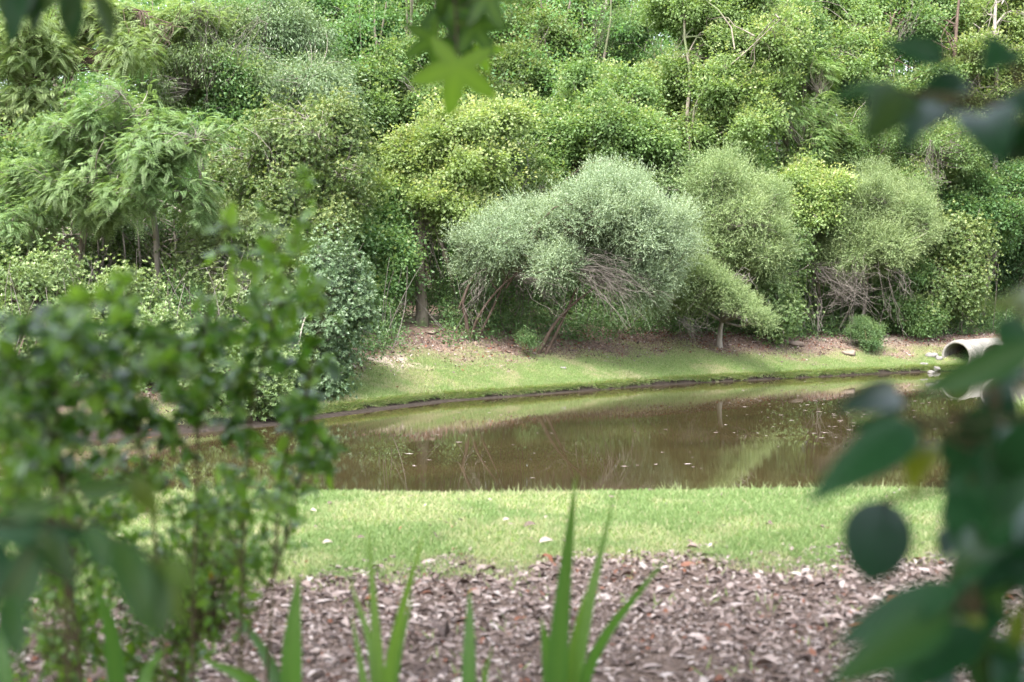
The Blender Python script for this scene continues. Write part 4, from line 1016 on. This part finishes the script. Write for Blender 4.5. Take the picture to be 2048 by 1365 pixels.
stems = [spline(mp_, 40), spline([WR(2100, 380, 1.15), WR(2060, 230, 1.15), WR(1940, 200, 1.15), WR(1800, 182, 1.15)], 14), spline([WR(2060, 230, 1.15), WR(2010, 120, 1.15), WR(1890, 118, 1.15)], 10), spline([WR(1985, 820, 1.1), WR(1900, 835, 1.1), WR(1830, 850, 1.08)], 10), spline([WR(1945, 960, 1.1), WR(1850, 985, 1.1), WR(1768, 1000, 1.1)], 10), spline([WR(1950, 1240, 1.1), WR(1920, 1190, 1.08)], 6)]
for i_, s_ in enumerate(stems):
    tubes(pet, s_, np.linspace(.010 if i_ == 0 else .005, .003, len(s_)), 7)
SP = np.concatenate(stems)
for (b_, t_, w_, d_, tone, prof, tilt) in R_:
    d_ = d_*RS; pb = W(b_[0], b_[1], d_+.03*rng.normal()); pt = W(t_[0], t_[1], d_-.04+.04*rng.normal())
    view = nrm(np.array([0, 0, CAM_Z])-(pb+pt)/2)
    tilt = tilt*.4; nm_ = nrm(view*(1-abs(tilt)*.5)+UP*tilt+rng.normal(size=3)*.12)
    if prof == 'round': nm_ = nrm(view-UP*.1)
    if nm_ @ UP < 0 and tilt > 0 and prof != 'round': nm_ = nrm(nm_+UP*.4)
    # widen a tilted leaf so that it shows its width
    ax_ = nrm(pt-pb); n2 = nrm(nm_-ax_*(nm_@ax_)); f_ = 1.0 if prof == 'round' else max(.85, abs(n2@view))
    blades(rb, pb, pt, n2, w_*d_/F/f_, prof, 11, rng.uniform(.03, .12)*(.2 if prof == 'round' else 1), rng.uniform(.1, .3)*(.1 if prof == 'round' else 1), tone, rng.random(), 0, .12)
    a_ = SP[np.argmin(np.linalg.norm(SP-pb, axis=1))]
    tubes(pet, spline([a_, (a_+pb)/2-UP*.004, pb], 5), np.full(5, .0017), 5)
rb.obj('foliage', LM['fgdark'], re_, base); pet.obj('stems', BM['stem'], re_, base)

# left-hand front bush
LS = 1.15
lb = ground_pt(330, 2.7*LS)
le = empty('leafy_shrub', lb, 'tall leafy shrub close in front on the left with thin upright stems', 'shrub')
sm = MB(); lf_ = MB()
SL = [[(485, 1900, 2.9), (482, 1300, 2.85), (488, 1080, 2.8), (505, 820, 2.7), (560, 600, 2.65), (600, 420, 2.6), (606, 310, 2.6)],
      [(360, 2000, 2.6), (330, 1300, 2.6), (300, 1000, 2.55), (255, 720, 2.5), (270, 520, 2.5)], [(370, 1980, 2.7), (395, 900, 2.65), (410, 650, 2.6), (440, 480, 2.6), (470, 400, 2.6)],
      [(150, 2050, 2.4), (120, 900, 2.35), (60, 640, 2.3), (20, 560, 2.3)], [(500, 1900, 2.9), (560, 1000, 2.8), (610, 800, 2.7), (650, 620, 2.7), (690, 560, 2.7)],
      [(200, 1950, 2.9), (150, 1250, 2.9), (60, 1000, 2.8), (-40, 800, 2.7)], [(300, 1900, 3), (380, 1300, 3.05), (560, 1400, 3.0)], [(480, 1300, 2.85), (560, 1120, 2.85), (600, 960, 2.8), (660, 900, 2.8)]]
SPs = []
for s_ in SL:
    pts = [W(q[0], q[1], q[2]*LS) for q in s_]; pts[0][2] = min(pts[0][2], float(hz(pts[0][0], pts[0][1]))) if s_[0][1] > 1700 else pts[0][2]
    p = spline(pts, 30); tubes(sm, p, np.linspace(.0042, .0014, 30), 6); SPs.append(p)
SPs = np.concatenate(SPs)
LL = [(80, 700, 2.35, 160, 90, .3, 34), (60, 850, 2.35, 130, 100, .3, 34), (230, 690, 2.5, 120, 90, .3, 26), (330, 780, 2.6, 160, 100, .3, 40), (470, 690, 2.65, 120, 110, .25, 32), (500, 830, 2.7, 120, 75, .25, 30), (600, 720, 2.7, 80, 110, .2, 18), (200, 900, 2.5, 140, 80, .3, 44),
      (570, 500, 2.6, 80, 120, .15, 16), (470, 540, 2.6, 90, 80, .15, 9), (280, 570, 2.5, 110, 60, .2, 11), (430, 620, 2.6, 140, 70, .2, 14), (603, 370, 2.6, 22, 60, .08, 4), (640, 620, 2.7, 50, 80, .12, 8), (630, 900, 2.75, 70, 70, .12, 12), (540, 960, 2.8, 120, 80, .25, 37),
      (380, 1050, 3.2, 150, 110, .25, 91), (500, 1090, 3.1, 100, 120, .2, 61), (130, 1080, 3.2, 170, 120, .25, 85), (230, 1200, 3.2, 230, 90, .25, 102), (60, 1270, 3.1, 130, 90, .25, 57), (300, 970, 3.0, 200, 70, .25, 68), (180, 1320, 3.2, 260, 60, .3, 68), (30, 980, 2.6, 120, 80, .3, 34),
      (90, 700, 1.75, 130, 80, .2, 20), (50, 850, 1.75, 110, 90, .2, 18), (220, 760, 1.85, 110, 90, .2, 16), (150, 620, 1.85, 110, 50, .2, 9), (420, 700, 1.95, 60, 60, .2, 7), (20, 960, 1.75, 90, 60, .2, 10)]
for (px, py, d, rx, rz, ry, n_) in LL:
    big = LS if d < 2.9 else LS*.85
    d = d*LS; c_ = W(px, py, d); r3 = np.array([rx*d/F*1.1, ry*1.3, rz*d/F*1.1])
    tw = max(2, int(n_*(.62 if py < 930 else .75))); ends = c_+sph(tw)*r3*(rng.random(tw)**.4)[:, None]
    for e_ in ends:
        a_ = SPs[np.argmin(np.linalg.norm(SPs-e_, axis=1)+.5*np.maximum(0, SPs[:, 2]-e_[2]+.03))]
        p = spline([a_, (a_+e_)/2+rng.normal(size=3)*.02+UP*.01, e_], 8)
        tubes(sm, p, np.linspace(.0015, .0008, 8), 4)
        m_n = 7
        tpos = np.clip(1-rng.random(m_n)**1.5*min(.9, .2/max(.05, np.linalg.norm(e_-a_))), .02, 1); ii = (tpos*7).astype(int)
        q = p[ii]+rng.normal(size=(m_n, 3))*.004
        tg = nrm(e_-a_)
        dr = nrm(tg*.5+sph(m_n)*.9-UP*.25); L = (.021+.027*rng.random(m_n))*(1.08 if py < 930 else .95)
        blades(lf_, q, q+dr*L[:, None]*big, nrm(UP*.9+sph(m_n)*.6+np.array([0, -.35, 0])), L*big*(.5+.15*rng.random(m_n)), 'ovate', 7, .08, .12, (rng.random(m_n)**2.5)*.8 + (.5 if py < 640 else .3 if py > 940 else .05), None)
sm.obj('stems', BM['stem'], le, lb); lf_.obj('foliage', LM['fgbush'], le, lb)

# closer drooping spray at lower left
K_ = [((150, 978), (272, 972), 54, .1), ((262, 955), (322, 1046), 54, .4), ((-30, 1052), (190, 1072), 66, 0), ((172, 1052), (258, 1158), 66, .05), ((235, 1075), (304, 1275), 78, .1), ((305, 1105), (376, 1258), 62, .35), ((70, 1085), (15, 1262), 78, .05), ((298, 1130), (330, 1285), 60, .1), ((80, 1060), (158, 1180), 62, .05), ((0, 1080), (-30, 1240), 80, 0), ((20, 1020), (130, 1010), 50, .1), ((330, 1120), (395, 1190), 50, .3), ((10, 1190), (40, 1330), 60, .05)]
kb = ground_pt(-160, 1.7)
ke = empty('drooping_shrub', kb, 'nearer shrub whose big drooping dark leaves hang at the lower left', 'shrub')
km, ks = MB(), MB()
kst = [spline([kb, W(-200, 1300, 1.65), W(-120, 1060, 1.6), W(0, 1045, 1.52), (W(160, 1050, 1.5)), W(310, 1110, 1.48)], 30), spline([W(0, 1045, 1.52), W(140, 985, 1.52), W(262, 955, 1.52)], 10), spline([W(-120, 1060, 1.6), W(-60, 1120, 1.57), W(10, 1180, 1.52)], 10)]
for i_, s_ in enumerate(kst): tubes(ks, s_, np.linspace(.006 if i_ == 0 else .003, .002, len(s_)), 6)
KP = np.concatenate(kst)
for (b_, t_, w_, tone) in K_:
    d_ = 1.5+.06*rng.normal(); pb = W(b_[0], b_[1], d_); pt = W(t_[0], t_[1], d_-.02)
    view = nrm(np.array([0, 0, CAM_Z])-pb); nm_ = nrm(view+UP*rng.uniform(-.2, .2)+rng.normal(size=3)*.15)
    blades(km, pb, pt, nm_, w_*d_/F*1.1, 'ovate', 10, rng.uniform(.03, .1), rng.uniform(.1, .25), tone, rng.random(), 0, .12)
    a_ = KP[np.argmin(np.linalg.norm(KP-pb, axis=1))]; tubes(ks, spline([a_, (a_+pb)/2, pb], 4), np.full(4, .0014), 5)
km.obj('foliage', LM['fgdark'], ke, kb); ks.obj('stems', BM['stem'], ke, kb)

# sword-leaved plants: each clump a thing, each long leaf a part
SW = [('sword-leaved plant with narrow arching yellow green blades, left of the middle', 765, 3.05, [((735, 1050), (760, 1370), 28, .5), ((850, 1055), (775, 1370), 26, .5), ((697, 1150), (752, 1370), 24, .45), ((825, 1190), (785, 1370), 28, .35), ((702, 1225), (735, 1420), 22, .4)]),
      ('sword-leaved plant with the tallest dark blade standing upright, right of the middle', 1140, 3.0, [((1152, 950), (1118, 1370), 58, .12), ((1228, 990), (1150, 1370), 36, .3), ((1338, 1105), (1165, 1370), 32, .1), ((1082, 1235), (1100, 1370), 36, .15), ((1170, 1180), (1140, 1370), 26, .4)]),
      ('single dark sword leaf between the two taller sword-leaved plants', 940, 3.0, [((940, 1172), (938, 1370), 36, .1), ((985, 1290), (965, 1400), 22, .3)]),
      ('broad sword-leaved plant beside the front bush stem', 580, 2.9, [((598, 1140), (584, 1370), 54, .15), ((462, 1205), (560, 1400), 40, .15), ((400, 1312), (530, 1420), 40, .2)]),
      ('sword-leaved plant partly behind the drooping dark leaves', 235, 2.6, [((188, 1150), (232, 1370), 46, .1), ((8, 1200), (20, 1400), 40, .05), ((330, 1290), (280, 1420), 34, .2)])]
for lab, px, d, bl in SW:
    d = d*1.13
    b0_ = ground_pt(px, d)
    e = empty('sword_leaved_plant', b0_, lab, 'plant', 'sword-leaved plants in the leaf litter bed')
    for (tp, mdp, w_, tone) in bl:
        dt = d+rng.uniform(-.15, .15); tip_ = W(tp[0], tp[1], dt); mid_p = W(mdp[0], mdp[1], (d+dt)/2)
        bs = b0_+np.array([rng.normal()*.02+(mid_p[0]-b0_[0])*.3, rng.normal()*.02, 0])
        pth = spline([bs, mid_p, tip_], 16)
        t = np.linspace(0, 1, 16); wv = np.minimum(1, (1-t)*2.4)**.75*(.55+.45*np.minimum(1, t*2.5)); wv[-1] = .03
        tan = nrm(np.gradient(pth, axis=0)); view = nrm(np.array([0, 0, CAM_Z])-mid_p)
        nm_ = nrm(view+rng.normal(size=3)*.35+np.array([.2, 0, .1]))
        s_ = nrm(np.cross(tan, nm_)); nn = np.cross(s_, tan)
        h = (wv*w_*.8*d/F*.5)[:, None]
        V = np.stack([pth-s_*h+nn*h*.35, pth, pth+s_*h+nn*h*.35], 1)
        ix = np.arange(48).reshape(16, 3)
        f = np.concatenate([np.stack([ix[:-1, k_], ix[:-1, k_+1], ix[1:, k_+1], ix[1:, k_]], -1) for k_ in (0, 1)])
        m = MB(); m.add(V.reshape(-1, 3), f, np.clip(tone*(.5+1.0*np.repeat(t, 3))+.35*np.repeat(smooth(.9, 1, t), 3)+np.tile([0, .12, 0], 16), 0, 1), rng.random()); m.obj('blade', LM['blade'], e, b0_)

# ------------------------------------------------------------------ overhanging tree with star leaves
def star(mb, c, tip, nm, tone, rnd, droop=.15):
    """Five-lobed leaf: c is the stalk end, tip the end of the middle lobe."""
    ax = tip-c; L = np.linalg.norm(ax); d = ax/L; s_ = nrm(np.cross(d, nm)); n_ = np.cross(s_, d)
    lob = [(180, .16), (128, .78), (98, .34), (62, .98), (33, .40), (0, 1.0), (-33, .40), (-62, .98), (-98, .34), (-128, .78)]
    out = []
    for a, r in lob:
        a = math.radians(a); out.append((math.cos(a)*r, math.sin(a)*r))
    pts = []
    m_ = len(out)
    for i_ in range(m_):
        a0 = np.array(out[i_]); a1 = np.array(out[(i_+1) % m_])
        for q in (0, .33, .66):
            p = a0*(1-q)+a1*q
            tipness = max(np.hypot(*a0), np.hypot(*a1)); bul = .045*math.sin(math.pi*q)*1.4
            rad = p/max(np.hypot(*p), 1e-6); tang = nrm(a1-a0); side = np.array([tang[1], -tang[0]])
            if side@rad < 0: side = -side
            pts.append(p+side*bul)
    pts = np.array(pts); R2 = (pts**2).sum(1)
    full = [c+d*.02*L]
    ring1 = [c+(d*p[0]+s_*p[1])*.55*L+n_*(-droop*.3*r2*L) for p, r2 in zip(pts, R2)]
    ring2 = [c+(d*p[0]+s_*p[1])*L+n_*(-droop*r2*L) for p, r2 in zip(pts, R2)]
    M_ = len(pts)
    V = np.array(full+ring1+ring2)
    ii = np.arange(M_); jj = (ii+1) % M_
    tv = np.concatenate([[tone+.3], np.full(M_, tone+.10), np.full(M_, tone)])
    tv[1:1+M_][(np.arange(M_) % 3 == 0) & (np.sqrt(R2) > .7)] += .22      # paler main veins
    mb.add(V, np.stack([0*ii, 1+ii, 1+jj], -1), np.clip(tv, 0, 1), rnd)
    n0 = mb.n-len(V)
    mb.f.append(np.stack([1+ii, 1+M_+ii, 1+M_+jj, 1+jj], -1)+n0); mb.mi.append(np.zeros(M_, np.int32))

gb = ground_pt(1800, -1.0); gb = np.array([1.6, -2.2, 1.0]); gb[2] = float(hz(gb[0], gb[1]))-.05
ge = empty('sweetgum_tree', gb, 'tree overhanging the view with star shaped leaves hanging in at the top', 'tree')
gt, gl = MB(), MB()
trunk_p = spline([gb, gb+np.array([-.1, .1, 2]), gb+np.array([-.3, .4, 4]), gb+np.array([-.5, .6, 7])], 20); tubes(gt, trunk_p, np.linspace(.16, .06, 20), 12)
br = spline([trunk_p[11], np.array([.6, -.4, 5.0]), np.array([.1, 1.0, 4.6]), np.array([-.1, 2.6, 4.0]), W(905, -60, 3.1)], 24); tubes(gt, br, np.linspace(.045, .004, 24), 7)
tw1 = spline([br[-1], W(912, 40, 3.05), W(915, 130, 3.0)], 8); tubes(gt, tw1, np.linspace(.003, .0015, 8), 5)
STAR = [((915, 133), (896, 236), 1.98, .75, .1), ((868, 80), (806, 112), 2.02, .2, .3), ((905, 10), (912, 95), 2.06, 0, .2), ((950, 50), (990, 115), 2.04, .15, .6), ((925, 60), (940, 135), 2.08, 0, .1), ((955, 100), (980, 150), 2.1, .8, .8), ((885, -20), (880, 45), 2.05, .05, .5), ((975, -10), (1000, 60), 2.02, .15, .3), ((945, -40), (950, 35), 2.06, .05, .3)]
for (c_, t_, d_, tone, rnd) in STAR:
    pc = W(c_[0], c_[1], d_*1.5); pt = W(t_[0], t_[1], d_*1.5+.02*rng.normal())
    view = nrm(np.array([0, 0, CAM_Z])-pc)
    star(gl, pc, pt, nrm(view+UP*.25+rng.normal(size=3)*.3), tone, rnd)
    a_ = tw1[np.argmin(np.linalg.norm(tw1-pc, axis=1))]; tubes(gt, spline([a_, (a_+pc)/2+UP*.006, pc], 5), np.full(5, .0012), 5)
for (c_, t_, w_) in [((1020, 10), (1012, 62), 10), ((825, 20), (800, 58), 10)]:
    blades(gl, W(*c_, 3.05), W(*t_, 3.05), np.array([.9, -.3, .2]), w_*3/F, 'ovate', 7, .1, .1, .05, .3)
    tubes(gt, spline([tw1[0], W(c_[0], c_[1]-10, 3.05), W(*c_, 3.05)], 6), np.full(6, .0012), 5)
# its crown over and behind the viewer
n = 1000
cp_ = np.stack([rng.uniform(-5.5, 5.5, n), rng.uniform(-5.5, 4.4, n), rng.uniform(4.6, 8.2, n)], -1)
cp_ = cp_[(cp_[:, 2] > 3.2+.62*np.maximum(cp_[:, 1], 0)+.6)]
for q in cp_:
    pass
AN = np.concatenate([trunk_p[10:], br[:14]]); s_ = AN[np.argmin(((cp_[:, None]-AN[None])**2).sum(-1), 1)]
tq = np.linspace(0, 1, 6)[None, :, None]; tubes(gt, s_[:, None]+(cp_-s_)[:, None]*tq+UP*.15*(4*tq*(1-tq)), np.broadcast_to(np.linspace(.02, .006, 6), (len(cp_), 6)), 4)
leaves_for(gl, 'maple', cp_, nrm(sph(len(cp_))+UP*.4), 1.25, .55)
gt.obj('trunk', BM['brown'], ge, gb); gl.obj('crown', LM['gum'], ge, gb)

# second overhanging tree, at the left: slim hanging leaves
ob = np.array([-2.3, -.4, 1.0]); ob[2] = float(hz(ob[0], ob[1]))-.05
oe = empty('cherry_tree', ob, 'tree at the left whose slim dark leaves hang into the upper left corner', 'tree')
ot, ol = MB(), MB()
tp_ = spline([ob, ob+np.array([.1, .1, 1.6]), ob+np.array([.3, .3, 3.4])], 14); tubes(ot, tp_, np.linspace(.07, .03, 14), 9)
ob1 = spline([tp_[9], np.array([-1.4, .3, 3.5]), np.array([-1.2, 1.2, 3.4]), W(60, -70, 2.1), W(215, -40, 2.05)], 22); tubes(ot, ob1, np.linspace(.015, .002, 22), 6)
for (c_, t_, w_, tone, tl) in [((45, -30), (22, 96), 34, 0, .1), ((95, -40), (66, 74), 34, .1, .3), ((145, -30), (147, 94), 38, .05, .2), ((160, -20), (128, 60), 26, .1, -.2), ((188, -20), (222, 92), 36, .25, .9), ((120, -50), (95, 25), 30, .2, .2), ((20, -30), (8, 45), 30, .1, .3), ((70, -50), (52, 40), 30, .05, .6)]:
    d_ = 2.07+.05*rng.normal(); pb = W(*c_, d_); pt = W(*t_, d_)
    blades(ol, pb, pt, nrm(np.array([.3*rng.normal()+(1.0 if tl > .8 else 0), -1, tl])), w_*1.5*d_/F, 'ovate', 9, .06, .15, tone, rng.random(), 1)
    a_ = ob1[np.argmin(np.linalg.norm(ob1-pb, axis=1))]; tubes(ot, spline([a_, (a_+pb)/2, pb], 4), np.full(4, .0012), 4)
n = 90
cp_ = np.stack([rng.uniform(-3.6, -.9, n), rng.uniform(-1.6, .5, n), rng.uniform(3.5, 4.8, n)], -1)
s_ = tp_[np.argmin(((cp_[:, None]-tp_[None])**2).sum(-1), 1)]
tubes(ot, s_[:, None]+(cp_-s_)[:, None]*tq, np.broadcast_to(np.linspace(.008, .003, 6), (len(cp_), 6)), 4)
leaves_for(ol, 'broad', cp_, nrm(sph(n)+UP*.4), .8, .6)
ot.obj('trunk', BM['brown'], oe, ob); ol.obj('crown', [LM['gum'], LM['fgdark']], oe, ob)
